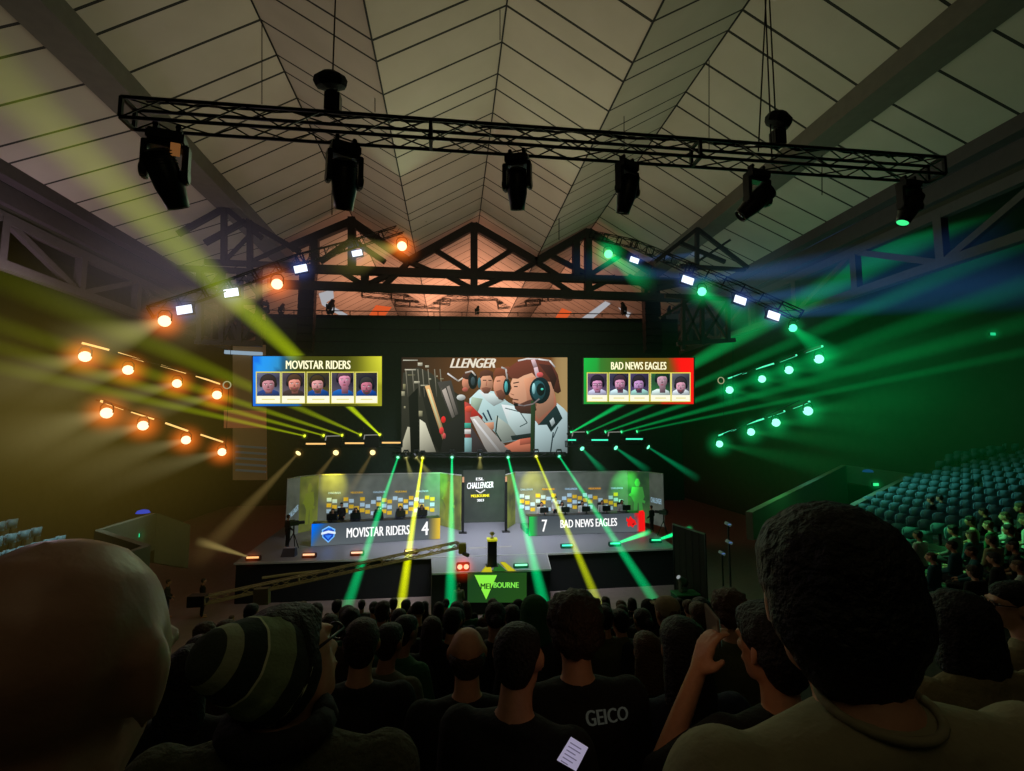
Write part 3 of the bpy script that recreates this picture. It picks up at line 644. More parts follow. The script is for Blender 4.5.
# centre doorway banner
cb = [Vector((U(463, 500, 35.9).x, 35.9, 2)), Vector((U(505, 500, 35.9).x, 35.9, 2))]
root = empty('doorway_banner', (cb[0].lerp(cb[1], .5).x, 35.9, 2), 'dark banner with event lettering filling the gap between the two booths', 'banner')
vwall(cb[0], cb[1], ZT + .1, booth_mat('dark_banner_cloth', ((50, 56, 50), (66, 74, 64))), 'cloth', root)
Yb = 35.85
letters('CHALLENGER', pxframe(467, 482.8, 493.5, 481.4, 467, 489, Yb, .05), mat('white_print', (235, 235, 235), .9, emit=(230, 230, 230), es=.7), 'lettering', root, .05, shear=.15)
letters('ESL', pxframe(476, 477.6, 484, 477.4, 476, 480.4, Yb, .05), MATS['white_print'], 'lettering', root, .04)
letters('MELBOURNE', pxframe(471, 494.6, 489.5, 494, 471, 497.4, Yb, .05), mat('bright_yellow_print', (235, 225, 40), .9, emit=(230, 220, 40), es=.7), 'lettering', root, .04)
letters('2023', pxframe(477, 499.2, 484, 499, 477, 501.6, Yb, .05), MATS['white_print'], 'lettering', root, .04)
p = Pic(Yb - .05); p.line([(476, 490.2), (480.3, 493), (485, 489.8)], 1.1, (230, 230, 230), 2); p.build('chevron_emblem', root)
for px in (463, 506):
    q = Vector((U(px, 500, 32.4).x, 32.4, 2)); root = empty('light_post', q, 'thin dark upright post with a lit top, ' + ('left' if px == 463 else 'right') + ' of the doorway banner', 'post', 'posts beside the doorway')
    b = MB(); b.box(q + Vector((0, 0, 1.77)), (.16, .16, 3.5)); b.build('upright', M_black, root)
    b = MB(); b.box(q + Vector((0, 0, 0.03)), (.5, .5, .04)); b.build('foot_plate', M_black, root)
    b = MB(); b.box(q + Vector((.0, -.1, 3.4)), (.12, .06, .34)); b.build('lamp', emat('warm_post_lamp', (225, 170, 130), .9), root)

# ------------------------------------------------------------------ name desks
def desk(label, a, b_, top, emb, title, tb, num, nb, left):
    """a, b_: ground points of the front; top z"""
    root = empty('player_desk', (a.lerp(b_, .5).x, a.y + .5, 2.0), label, 'desk', 'long desks with lit name fronts')
    f = wall_frame(a, b_, 2.02, top, .0); n = f(0, 0, 1) - f(0, 0, 0)
    mb = MB(); mb.sheet([f(0, 0, -.1), f(1, 0, -.1), f(1, 1, -.1), f(0, 1, -.1)], .12); mb.build('casing', M_black, root)
    mb = MB(); q = [f(0, 1, -.05), f(1, 1, -.05), f(1, 1, -.95), f(0, 1, -.95)]; mb.sheet([p - Vector((0, 0, .03)) for p in q], .05); mb.build('worktop', M_plastic, root)
    for u in (.03, .34, .66, .97):
        mb = MB(); p0 = f(u, 0, -.85); mb.bar(p0, (p0.x, p0.y, top - .06), .06); mb.build('leg', M_black, root)
    nx = 40; vs, fs, cs = [], [], []
    base = (92, 100, 104)
    for i in range(nx):
        for j in range(4):
            for (di, dj) in ((0, 0), (1, 0), (1, 1), (0, 1)):
                u, v = (i + di) / nx, (j + dj) / 4; vs.append(f(u, v, .02)); c = mixc(base, (70, 78, 84), v)
                if left: c = mixc((0, 110, 245), c, (u + .1 * (1 - v) - .03) / .10); c = mixc(c, (235, 195, 60), (u - .90) / .09)
                else: c = mixc((45, 190, 85), c, (u - .035) / .03); c = mixc(c, (235, 25, 25), (u - .935 + .02 * v) / .012)
                cs.append(c)
            k = len(vs); fs.append((k - 4, k - 3, k - 2, k - 1))
    o = mk('lit_front', vs, fs, screen_mat(), root); at = o.data.color_attributes.new('col', 'FLOAT_COLOR', 'CORNER')
    for k, c in enumerate(cs): at.data[k].color = (*lin(c), 1)
    sl = emat('white_letters', (250, 250, 250), 1.1)
    letters(title, lambda u, v: f(tb[0] + (tb[1] - tb[0]) * u, tb[2] + (tb[3] - tb[2]) * v, .05), sl, 'team_lettering', o, .04)
    letters(num, lambda u, v: f(nb[0] + (nb[1] - nb[0]) * u, nb[2] + (nb[3] - nb[2]) * v, .05), sl, 'score_lettering', o, .03)
    def pl(pts, c, nm, l=.04):
        return mk(nm, [f(x, y, l) for x, y in pts], [tuple(range(len(pts)))], emat('c_%d_%d_%d' % c, c), o)
    return root, f, o, pl
aL = Vector(UZ(311, 546.7, 2)); bL = Vector(UZ(440, 539, 2))
topL = U(311, 524, aL.y).z
DL, fDL, oDL, plL = desk('long player desk with blue-ended lit front and score 4', aL, bL, topL, None, 'MOVISTAR RIDERS', (.26, .75, .30, .74), '4', (.845, .905, .22, .86), True)
sh = [(.075, .72), (.125, .88), (.175, .72), (.17, .38), (.125, .12), (.08, .38)]
plL(sh, (120, 190, 255), 'shield_emblem', .03); plL([(.125 + (x - .125) * .82, .5 + (y - .5) * .82) for x, y in sh], (20, 70, 190), 'shield_emblem', .045)
plL([(.072, .60), (.125, .68), (.178, .60), (.178, .50), (.125, .56), (.072, .50)], (225, 240, 255), 'shield_emblem', .06)
plL([(.105, .70), (.125, .80), (.15, .78), (.14, .70)], (30, 110, 230), 'shield_emblem', .06)
plL([(.10, .46), (.15, .46), (.125, .28)], (60, 130, 240), 'shield_emblem', .06)
aR = Vector(UZ(529, 536.4, 2)); bR = Vector(UZ(645, 531.6, 2)); topR = U(528, 516.6, aR.y).z
DR, fDR, oDR, plR = desk('long player desk with lit front, score 7 and red eagle emblem', aR, bR, topR, None, 'BAD NEWS EAGLES', (.26, .75, .36, .78), '7', (.105, .15, .2, .82), False)
plR([(.835, .80), (.85, .68), (.87, .86), (.885, .72), (.91, .62), (.925, .40), (.90, .34), (.89, .22), (.865, .34), (.85, .26), (.838, .42), (.845, .52), (.832, .60)], (235, 30, 30), 'eagle_emblem', .05)
plR([(.945, 1.1), (.985, 1.15), (1.0, 1.0), (1.0, .0), (.945, .0)], (240, 25, 25), 'red_end', .03)
plR([(.88, .42), (.905, .5), (.895, .36)], (90, 30, 30), 'eagle_emblem', .07)
# monitors and keyboards on the desks
def monitor(p, rz, label, grp):
    r = empty('monitor', p, label, 'monitor', grp, rz)
    b = MB(); b.box((0, 0, .3), (.56, .03, .34)); b.build('casing', M_plastic, r, world=False, bevel=.008)
    b = MB(); b.box((0, .02, .3), (.53, .005, .31)); b.build('display', emat('monitor_glow', (60, 80, 100), .8), r, world=False)
    b = MB(); b.box((0, -.02, .1), (.05, .04, .2)); b.box((0, 0, .01), (.24, .2, .02)); b.build('stand', M_plastic, r, world=False)
    return r
for f, top, nm in ((fDL, topL, 'blue-ended'), (fDR, topR, 'green and red ended')):
    for k in range(5):
        p = f(.14 + k * .18, 1, -.35); p.z = top; a = f(1, 0) - f(0, 0)
        monitor(p + Vector((0, 0, .0)), math.atan2(a.y, a.x), 'black gaming monitor seen from behind on the %s desk' % nm, 'monitors on the %s desk' % nm)
# ------------------------------------------------------------------ lattice trusses
def lattice(name, label, A, B, side, group=None, chord=.035, bay=None, m=None, up=(0, 0, 1), ends=True):
    A, B = Vector(A), Vector(B); d = (B - A); L = d.length; d.normalize(); x = d.cross(Vector(up)).normalized(); z = x.cross(d); m = m or M_truss
    root = empty(name, A, label, 'truss', group)
    cs = [(x * (side / 2 * i) + z * (side / 2 * j)) for i, j in ((-1, -1), (1, -1), (1, 1), (-1, 1))]
    for c in cs: b = MB(); b.tube([A + c, B + c], chord); b.build('chord', m, root, True)
    bay = bay or side * 1.2; n = max(2, int(L / bay)); b = MB()
    for i in range(n):
        p, q = A + d * (L * i / n), A + d * (L * (i + 1) / n)
        for k in range(4):
            c0, c1 = cs[k], cs[(k + 1) % 4]
            if i % 2: c0, c1 = c1, c0
            b.tube([p + c0, q + c1], chord * .45, 5)
    b.build('lacing', m, root)
    if ends:
        for P_ in (A, B, A.lerp(B, .33), A.lerp(B, .66)):
            b = MB()
            for k in range(4): b.bar(P_ + cs[k], P_ + cs[(k + 1) % 4], chord * 1.8)
            b.build('end_frame', m, root)
    return root
# front flown truss
TA = U(128, 113.5, 7.0); TB = U(938, 174, 7.0)
zt = TA.z
r_ = ray(936, 170); tb = (zt - CAM.z) / r_.z; TB = CAM + r_ * tb
print('TRUSS', TA, TB)
ft = lattice('flown_truss', 'long horizontal black lattice truss hung under the roof across the top of view', TA, TB, .29, None, .026, .52)
# soft cable bundles lying along the top
b = MB(); rnd = random.Random(2)
for k in range(3):
    pts = [TA.lerp(TB, i / 60) + Vector((0, rnd.uniform(-.05, .05), .2 + rnd.uniform(-.02, .02))) for i in range(1, 60)]
    b.tube(pts, .016, 5)
b.build('cable_run', M_cable, ft)

# ------------------------------------------------------------------ moving heads (hung, pointing down)
def moving_head(loc, label, group, s=1., rz=0, tilt=0., lens=None, lit=1., body=M_plastic, tiltx=0, up=False):
    r = empty('moving_head_light', loc, label, 'stage light', group, rz); r.scale = (s, s, s if not up else -s)
    b = MB(); b.box((0, 0, -.13), (.40, .28, .15)); b.build('base', body, r, world=False, bevel=.025)
    for x in (-.12, .12): b = MB(); b.box((x, 0, -.02), (.05, .10, .1)); b.tube([(x, -.05, .03), (x, .05, .03)], .035, 8); b.build('clamp', M_black, r, world=False)
    b = MB()
    for x in (-1, 1):
        b.box((x * .215, 0, -.42), (.07, .17, .46)); b.tube([(x * .18, 0, -.56), (x * .255, 0, -.56)], .10, 16)
    b.box((0, 0, -.225), (.46, .18, .05)); b.build('yoke', body, r, world=False, bevel=.015)
    h = empty('head', (0, 0, -.56)); h.parent = r; h.rotation_euler = (tiltx, tilt, 0)
    b = MB(); b.lathe([(.10, .27), (.15, .24), (.172, .12), (.175, -.02), (.168, -.16), (.14, -.30), (.125, -.42), (.115, -.42), (.11, -.40)], n=20); b.build('head_shell', body, h, True, False)
    b = MB()
    for k in range(5): b.lathe([(.16, .24 - k * .035), (.18, .235 - k * .035), (.18, .225 - k * .035), (.16, .22 - k * .035)], n=20)
    b.build('cooling_fins', M_black, h, False, False)
    b = MB(); b.lathe([(.005, -.405), (.108, -.402), (.10, -.39), (.005, -.385)], n=20)
    b.build('lens', emat('lens_%d_%d_%d' % lens, lens, lit) if lens else mat('dark_lens', (60, 58, 60), .1, .2), h, True, False)
    return r
def head_local(kind=None): pass
g = 'moving heads under the flown truss'
hang = [(170, 124, -.35, 1.0, 'moving head hanging below the far left end of the flown truss', .9), (347, 138, -.1, .9, 'moving head under the flown truss, below the left chain motor', 1.5), (517, 151, .08, .78, 'moving head at the middle of the flown truss', -1.2),
        (625, 156, -.02, .75, 'moving head on the flown truss just right of the middle one', 1.7), (752, 165, .75, .80, 'moving head tilted sideways below the right chain motor', .6), (900, 180, .45, .72, 'moving head with a green glow at the right end of the flown truss', .3)]
for i, (px, py, tilt, s, lab, rz) in enumerate(hang):
    t = (U(px, 100, TA.y).x - TA.x) / (TB.x - TA.x); P_ = TA.lerp(TB, t)
    pt = P_ + Vector((0, 0, -.20)); col = (70, 255, 150) if i == 5 else None
    m = moving_head(pt, lab, g, s * 1.12, rz * .3, tilt, col, 1.0, M_plastic, .35 if i != 5 else .1)
    if i == 0:
        b = MB(); b.box((.12, -.13, -.30), (.10, .02, .16)); o = b.build('service_panel', mat('orange_panel', (190, 130, 80), .5, emit=(200, 130, 70), es=.25), kids(m)[-1], world=False)
# two units standing on the truss with chain motors above
for px, py, lab, rl in ((333, 86, 'cone-shaped black cable cover and chain motor above the left of the flown truss', -.1), (775, 122, 'black cable cover and chain motor above the right of the flown truss', .35)):
    t = (U(px, 110, TA.y).x - TA.x) / (TB.x - TA.x); P_ = TA.lerp(TB, t); top = U(px - 4, py - 14, TA.y)
    r = empty('chain_motor', P_ + Vector((0, 0, .19)), lab, 'motor', 'chain motors above the flown truss')
    s = .9 if px < 500 else .8
    b = MB(); b.box(P_ + Vector((0, 0, .19 + .2 * s)), (.24 * s, .22, .36 * s)); b.build('housing', M_plastic, r, bevel=.03)
    b = MB(); R = Matrix.Rotation(rl, 3, 'Y')
    b.lathe([(.10 * s, .0), (.24 * s, .03), (.27 * s, .10), (.24 * s, .17), (.12 * s, .23), (.03, .25)], P_ + Vector((-.03, 0, .19 + .44 * s)), 9, R @ Matrix.Rotation(.35, 3, 'X'))
    b.build('chain_bag', mat('black_canvas', (22, 22, 22), .9, 0, .6, 25), r)
    b = MB()
    for dx in (-.05, .0, .05): b.tube([P_ + Vector((dx, 0, .19 + .36 * s)), P_ + Vector((dx, 0, .19 + .5 * s))], .012, 5)
    b.build('hook', M_black, r)
    b = MB(); b.tube([P_ + Vector((-.02, 0, .5)), P_ + Vector((-.02, 0, 7.0))], .012, 5)
    if px > 500: b.tube([P_ + Vector((-.12, 0, .0)), P_ + Vector((-.06, 0, 7.0))], .012, 5); b.tube([P_ + Vector((-.35, 0, .1)), P_ + Vector((-.06, 0, 3.0))], .012, 5)
    b.build('chain', M_cable, r)
# hanging cables from the roof
for px, y0, y1, Y in ((262, 20, 104, 16), (375, 59, 112, 17), (500, 0, 40, 15), (624, 80, 160, 17.5), (709, 60, 150, 15), (822, 137, 195, 17), (559, 206, 240, 26), (332, 190, 215, 24), (426, 160, 222, 28), (440, 300, 330, 36), (733, 340, 420, 30)):
    b = MB(); b.tube([U(px, y0, Y), U(px, y1, Y)], .014 * Y / 14, 5); o = b.build('hanging_cable', M_cable); tag(o, 'thin dark cable hanging straight down from the roof', 'cable', 'cables hanging from the roof')

# ------------------------------------------------------------------ lit lamps
def wash(loc, aim, label, group, rgb, core, s=1., glow=1.0, gr=.55, bm=None, lensr=.16):
    """small round wash light with a yoke; lens faces AIM; bm: list of (end point, r1, strength, colour)"""
    loc = Vector(loc); aim = (Vector(aim) - loc).normalized()
    r = empty('wash_light', loc, label, 'stage light', group); Q = rot_to(aim).to_matrix()
    c = Vector((0, 0, 0))
    b = MB(); b.lathe([(.06 * s, -.26 * s), (.12 * s, -.22 * s), (.15 * s, -.05 * s), (.15 * s, .03 * s), (.13 * s, .03 * s)], loc, 16, Q); b.build('body', M_plastic, r, True)
    b = MB(); b.lathe([(.001, .05 * s), (lensr * s * .8, .045 * s), (lensr * s, .02 * s)], loc, 20, Q); b.build('lens', emat('lamp_%d_%d_%d' % core, core, 1.6), r, True)
    b = MB(); x = Vector((1, 0, 0)); b.tube([loc - x * .18 * s, loc + Vector((-.18 * s, 0, .2 * s)), loc + Vector((-.1 * s, 0, .3 * s)), loc + Vector((.1 * s, 0, .3 * s)), loc + Vector((.18 * s, 0, .2 * s)), loc + x * .18 * s], .02 * s, 6); b.build('yoke', M_black, r)
    if glow: o = ball('glow', loc, gr * s, glow_mat(rgb, glow * (1.6 if rgb[0] > 100 else .7), 3.0), r); o['kind'] = 'stuff'
    for e in bm or []: beam(r, loc + (Vector(e[0]) - loc).normalized() * .08, e[0], e[4] if len(e) > 4 else .07 * s, e[1], e[3] if len(e) > 3 and e[3] else rgb, e[2], e[5] if len(e) > 5 else 1.6)
    return r
def led_bar(a, b_, label, group, rgb, s=1., w=.10):
    a, b_ = Vector(a), Vector(b_); r = empty('led_bar_light', a.lerp(b_, .5), label, 'stage light', group)
    m = MB(); m.bar(a + Vector((0, .09, 0)), b_ + Vector((0, .09, 0)), .14, w * 1.4); m.build('housing', M_plastic, r)
    m = MB(); m.bar(a, b_, .05, w); m.build('tube', emat('tube_%d_%d_%d' % rgb, rgb, s), r)
    return r
ORG = (255, 120, 35); ORC = (255, 240, 190); GRN = (0, 220, 110); GRC = (150, 255, 225); YEL = (190, 215, 10); YLC = (255, 250, 150); TEAL = (0, 215, 120)
WARM = (190, 150, 70)
def seq(n, i, row, side):
    w_ = ('first', 'second', 'third', 'fourth')[i]
    return w_
def two_rows(side, bars_u, lamps_u, bars_l, lamps_l, rgbbar, rgb, core, Y0_, Y1_, cname):
    for rn, bars, lamps, grp in (('upper', bars_u, lamps_u, 'upper'), ('lower', bars_l, lamps_l, 'lower')):
        n = len(bars)
        for i, (x0, y0, x1, y1) in enumerate(bars):
            Y = Y0_ + (Y1_ - Y0_) * i / (n - 1); wd = ('first', 'second', 'third', 'fourth')[i]
            led_bar(U(x0, y0, Y), U(x1, y1, Y + .8), '%s light bar, %s from outer end, %s row %s of stage' % (cname, wd, rn, side), '%s light bars %s of the stage' % (cname, side), rgbbar, 1.15, .085)
        for i, (x, y) in enumerate(lamps):
            Y = Y0_ + (Y1_ - Y0_) * i / (n - 1); wd = ('first', 'second', 'third', 'fourth')[i]; L_ = U(x, y, Y)
            tx = (x - 512) * 1.0
            if side == 'left': end = U(x - 150, y + 38, Y - 7)
            else: end = U(x + 170, y - 4 + 20 * i - 20, Y - 7)
            wash(L_, CAM.lerp(Vector((0, 12, 6)), .4), '%s round lamp, %s from outer end, %s row %s of stage' % (cname, wd, rn, side), '%s round lamps %s of the stage' % (cname, side), rgb, core,
                 1.35 if (i, rn) != (3, 'upper') else 1.5, 1.0, .9, [(end, 1.3, .16 if side == 'left' else .14, (200, 190, 130) if side == 'left' else (20, 190, 90), .12, 1.8)])
        # pipe carrying the row
        a = U(bars[0][0] - 8, bars[0][1] + 1, Y0_ + .2); c = U(bars[-1][2] + 5, bars[-1][3] + 1, Y1_ + .6)
        b = MB(); b.tube([a + Vector((0, .2, .1)), c + Vector((0, .2, .1))], .035, 6); o = b.build('lighting_pipe', M_truss); tag(o, 'thin dark pipe carrying the %s row of %s lamps %s of stage' % (rn, cname, side), 'pipe')
two_rows('left', [(82, 343, 109, 350), (118, 353, 143.5, 361), (161, 365.5, 186, 373), (196, 376, 220, 384)], [(85, 356.5), (128, 370), (177, 383.5), (217, 395)],
         [(100.6, 401, 123.6, 409), (131.5, 411.7, 154, 419), (165.4, 423, 188, 431), (200.6, 434.6, 223, 442)], [(106.6, 413), (143, 425.6), (186, 440), (222, 452)], (255, 205, 120), ORG, ORC, 22, 30, 'warm orange')
two_rows('right', [(823, 346, 806, 352), (797, 355, 780, 361.5), (774, 363.5, 756, 369), (746.5, 372.5, 728, 378.5)], [(819, 359), (789, 370), (762, 379), (729.5, 390)],
         [(810, 401.5, 793, 408), (785, 411, 768, 417), (764, 418.7, 747, 424), (736, 429, 718.5, 435.6)], [(808, 411), (776, 422.6), (751, 432), (719.5, 444)], (90, 255, 190), GRN, GRC, 22, 30, 'green')
# curved truss lines over the stage with round lamps and white flood panels
def flood(p, label, group, rz, rgb=(225, 235, 255)):
    r = empty('flood_panel', p, label, 'stage light', group); Q = Matrix.Rotation(rz, 3, 'Y')
    b = MB(); b.box(p + Vector((0, .12, 0)), (.66, .16, .44), Q); b.build('housing', M_plastic, r)
    b = MB(); b.box(p + Vector((0, .02, 0)), (.58, .04, .34), Q); b.build('led_face', emat('white_flood', rgb, 1.5), r)
    o = ball('glow', p, .9, glow_mat((110, 140, 255), .6, 3.0), r); o['kind'] = 'stuff'
    b = MB(); b.tube([p + Vector((-.3, .15, -.1)), p + Vector((-.34, .15, .38)), p + Vector((.34, .15, .38)), p + Vector((.3, .15, -.1))], .025, 5); b.build('bracket', M_black, r)
    return r
gl_ = 'lamps on the left overhead lighting truss'; gr_ = 'lamps on the right overhead lighting truss'
Lpts = [(424, 222, 30), (357, 243, 28), (300, 259, 24), (230, 285, 22.5), (150, 312, 21)]
for k, (a, c) in enumerate(zip(Lpts, Lpts[1:])):
    lattice('lighting_truss', 'dark lattice truss over stage left, section %s' % ('nearest its peak', 'above the two upper floods', 'between orange and white lamps', 'at its low outer end')[k], U(*a), U(*c), .45, 'overhead lighting trusses', .03, .7)
Rpts = [(592, 235, 30), (634, 244, 28), (690, 268, 22.4), (742, 290, 21.5), (800, 316, 20.5)]
for k, (a, c) in enumerate(zip(Rpts, Rpts[1:])):
    lattice('lighting_truss', 'dark lattice truss over stage right, section %s' % ('nearest its peak', 'above the upper white floods', 'beyond the green lamp', 'at its low outer end')[k], U(*a), U(*c), .45, 'overhead lighting trusses', .03, .7)
TC = CAM.lerp(Vector((0, 14, 6)), .5)
wash(U(402, 246, 30), TC, 'bright orange round lamp, highest on the left overhead truss', gl_, ORG, ORC, 1.8, 1.2, .8, [(U(330, 262, 24), 1.6, .25, (200, 190, 90), .15, 1.4)])
wash(U(277, 284, 23), TC, 'bright orange round lamp at the middle of the left overhead truss', gl_, ORG, ORC, 1.5, 1.2, .8, [(U(150, 330, 20), 1.8, .35, (210, 190, 110), .15, 1.4)])
wash(U(164.5, 321, 20.7), TC, 'bright orange round lamp, lowest on the left overhead truss', gl_, ORG, ORC, 1.4, 1.2, .8, [(U(60, 356, 19), 1.5, .35, (210, 200, 130), .15, 1.4)])
wash(U(608.5, 254, 30), TC, 'bright green round lamp, highest on the right overhead truss', gr_, GRN, (120, 255, 170), 1.7, 1.6, .9, [(U(650, 285, 26), 1.0, .3, GRN, .15, 1.2)])
wash(U(702, 291.5, 21.9), TC, 'green round lamp at the middle of the right overhead truss', gr_, GRN, (120, 255, 200), 1.3, 1.6, .8, [(U(760, 330, 22), 1.2, .3, GRN, .15, 1.4)])
wash(U(793, 328, 20.4), TC, 'green round lamp, lowest on the right overhead truss', gr_, GRN, (100, 255, 200), 1.1, 1.4, .7, [(U(840, 365, 21), .9, .3, GRN, .15, 1.4)])
for (x, y, Y, rz, nm) in ((357, 253, 29, -.25, 'highest white flood panel on the left overhead truss'), (300.5, 268.5, 23.6, -.25, 'second highest white flood panel on the left overhead truss'), (231, 292.5, 22.2, -.2, 'third highest white flood panel on the left overhead truss'), (184, 309.5, 21.2, -.2, 'lowest white flood panel on the left overhead truss')):
    flood(U(x, y, Y), nm, 'white floods on the left truss', rz)
for (x, y, Y, rz, nm) in ((634.5, 260, 29.5, .3, 'highest white flood panel on the right overhead truss'), (688, 280, 22.0, .3, 'second highest white flood panel on the right overhead truss'), (740.5, 300, 21.2, .3, 'third highest white flood panel on the right overhead truss'), (774, 315.5, 20.6, .3, 'lowest white flood panel on the right overhead truss')):
    f = flood(U(x, y, Y), nm, 'white floods on the right truss', rz, (250, 240, 255))
    beam(f, U(x + 4, y, Y), U(x + 330, y - 38, Y - 8), .18, 1.1, (60, 110, 190), .13, 1.2)
b_ = beam(f, U(690, 278, 22), U(560, 262, 20), .12, .9, (60, 110, 190), .08, 1.2)
# round lamp seen end-on on the right wall, ring lights on hanging wires
for x, Y, sd in ((227, 29, 'left'), (721, 29, 'right')):
    c = U(x, 385 if x < 500 else 380.5, Y); r = empty('ring_lamp', c, 'small ring-shaped lamp on a wire %s of the screens' % sd, 'lamp', 'ring lamps beside the screens')
    m = MB(); m.tube([c + Vector((.2 * math.cos(a * PI / 8), 0, .2 * math.sin(a * PI / 8))) for a in range(17)], .03, 6); m.build('ring', emat('dim_ring', (175, 170, 130), .8), r)
    m = MB(); m.tube([c + Vector((.1, 0, 3.5)), c + Vector((.1, 0, -3.5))], .015, 5); m.build('wire', M_cable, r)

# ------------------------------------------------------------------ beam lights on the rows either side of the main screen
YR = 33.0
def beamhead(px, py, end, r1, s, rgb, core, label, group, Y=YR, fall=1.15, r0=.06, tip=.1, up=False):
    p = U(px, py, Y); r = empty('sharp_spotlight', p, label, 'stage light', group); e = Vector(end); d = (e - p).normalized(); Q = rot_to(d).to_matrix()
    b = MB(); b.lathe([(.07, -.34), (.13, -.30), (.15, -.18), (.13, 0), (.11, .03)], p, 14, Q); b.build('head', M_plastic, r, True)
    b = MB(); b.lathe([(.001, .05), (.08, .045), (.10, .03)], p, 14, Q); b.build('lens', emat('blens_%d_%d_%d' % core, core, 1.3), r, True)
    sg = -1 if up else 1
    b = MB(); b.box(p + Vector((0, 0, sg * .42)), (.3, .26, .12)); b.bar(p + Vector((-.17, 0, 0)), p + Vector((-.17, 0, sg * .4)), .05); b.bar(p + Vector((.17, 0, 0)), p + Vector((.17, 0, sg * .4)), .05); b.build('yoke', M_plastic, r)
    beam(r, p + d * .06, e, r0, r1, rgb, s, fall, 24, tip)
    o = ball('glow', p + d * .05, .28, glow_mat(rgb, 3.0, 2.5), r); o['kind'] = 'stuff'
    return r
g1 = 'beam lights throwing yellow beams up over the left side'
for k, (x, y, ex, ey, Ye, r1, s) in enumerate(((305, 436, -60, 353.8, 18, .4, .30), (324, 435.6, -60, 331, 18, .42, .32), (342.5, 435.4, -60, 306, 18, .5, .34), (361, 435, -60, 251.5, 18, .8, .42), (380, 435, -60, 23.6, 13, 1.05, .8))):
    beamhead(x, y, U(ex, ey, Ye), r1, s, (190, 215, 10), (225, 240, 60), 'small yellow beam light, %s from left below the left screen' % ('first', 'second', 'third', 'fourth', 'fifth')[k], g1, 34, up=False, fall=1.5 if k == 4 else 1.75, tip=.2)
g2 = 'beam lights throwing green beams up over the right side'
for k, (x, y, ex, ey, Ye, r1, s) in enumerate(((571, 432.6, 1080, 145, 15, 1.1, .95), (587, 432.6, 1080, 215.7, 17, .7, .32), (605, 432, 1080, 265.7, 17, .7, .36), (621, 432, 1080, 308, 17, .6, .36), (636.5, 431.6, 1080, 340.6, 18, .35, .22))):
    beamhead(x, y, U(ex, ey, Ye), r1, s, (0, 200, 95), (80, 255, 160), 'small green beam light, %s from left below the right screen' % ('first', 'second', 'third', 'fourth', 'fifth')[k], g2, 34, fall=1.6, tip=.15)
# bars of the same rows
for (x0, x1, y, c, sd) in ((306, 325.6, 443.8, (255, 200, 120), 0), (345, 364, 443.2, (255, 200, 120), 1), (382, 400.6, 442.7, (255, 200, 120), 2), (568, 576, 440, (70, 255, 200), 3), (591.6, 608, 440, (70, 255, 200), 4), (626, 642.6, 439, (70, 255, 200), 5)):
    led_bar(U(x0, y, YR), U(x1, y, YR), ('short orange light bar at the left end of the row below the left screen', 'short orange light bar in the middle of the row below the left screen', 'short orange light bar next to the lower left of the main screen',
        'short green light bar next to the lower right of the main screen', 'short green light bar in the middle of the row below the right screen', 'short green light bar at the right end of the row below the right screen')[sd], None, c, 1.15, .10)
for a, c, nm in ((300, 402, 'left'), (566, 646, 'right')):
    lattice('lighting_truss', 'straight dark lattice truss below the %s team screen' % nm, U(a, 444, YR + .5), U(c, 444 if nm == 'left' else 441, YR + .5), .4, None, .03, .6)
lattice('lighting_truss', 'straight dark lattice truss under the lower edge of the main screen', U(392, 455, YR + .8), U(565, 454.5, YR + .8), .3, None, .03, .6)
# pale hoist cases on the rows
for x, y, nm in ((334, 437, 'left one below the left screen'), (372, 436, 'right one below the left screen'), (578, 433, 'left one below the right screen'), (613.5, 433, 'right one below the right screen')):
    p = U(x, y, YR + .3); r = empty('hoist_frame', p, 'black box with a pale angled top frame, ' + nm, 'hoist', 'hoists on the lamp rows')
    b = MB(); b.box(p + Vector((0, 0, -.35)), (.9, .4, .75)); b.build('box', M_black, r, bevel=.03)
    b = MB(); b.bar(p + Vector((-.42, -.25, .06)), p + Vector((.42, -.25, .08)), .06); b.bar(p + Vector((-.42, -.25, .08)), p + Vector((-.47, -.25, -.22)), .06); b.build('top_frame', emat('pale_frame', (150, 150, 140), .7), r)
g3 = 'warm lamps hanging below the left lamp row'; g4 = 'green lamps hanging below the right lamp row'
for k, (x, y, ex, ey) in enumerate(((298.5, 453, 190, 568), (336, 452.6, 302, 497), (372.7, 452.4, 345, 500))):
    wash(U(x, y, YR - .3), U(ex, ey, 26), 'warm round lamp, %s from the left, hanging below the left screen' % ('first', 'second', 'third')[k], g3, (200, 150, 60), (255, 235, 160), 1.1, .7, .45, [(U(ex, ey, 25 if k == 0 else 30), (.7 if k == 0 else .4), .085, (190, 160, 90), .08, 1.0)])
for k, (x, y, ex, ey) in enumerate(((582, 448.5, 606, 474), (615.7, 447.7, 650, 472), (648, 447, 700, 480))):
    wash(U(x, y, YR - .3), U(ex, ey, 30), 'green round lamp, %s from the left, hanging below the right screen' % ('first', 'second', 'third')[k], g4, (0, 170, 90), (120, 255, 200), 1.0, .7, .45, [(U(ex, ey, 30), .35, .45, (0, 150, 90), .08, 1.2)])
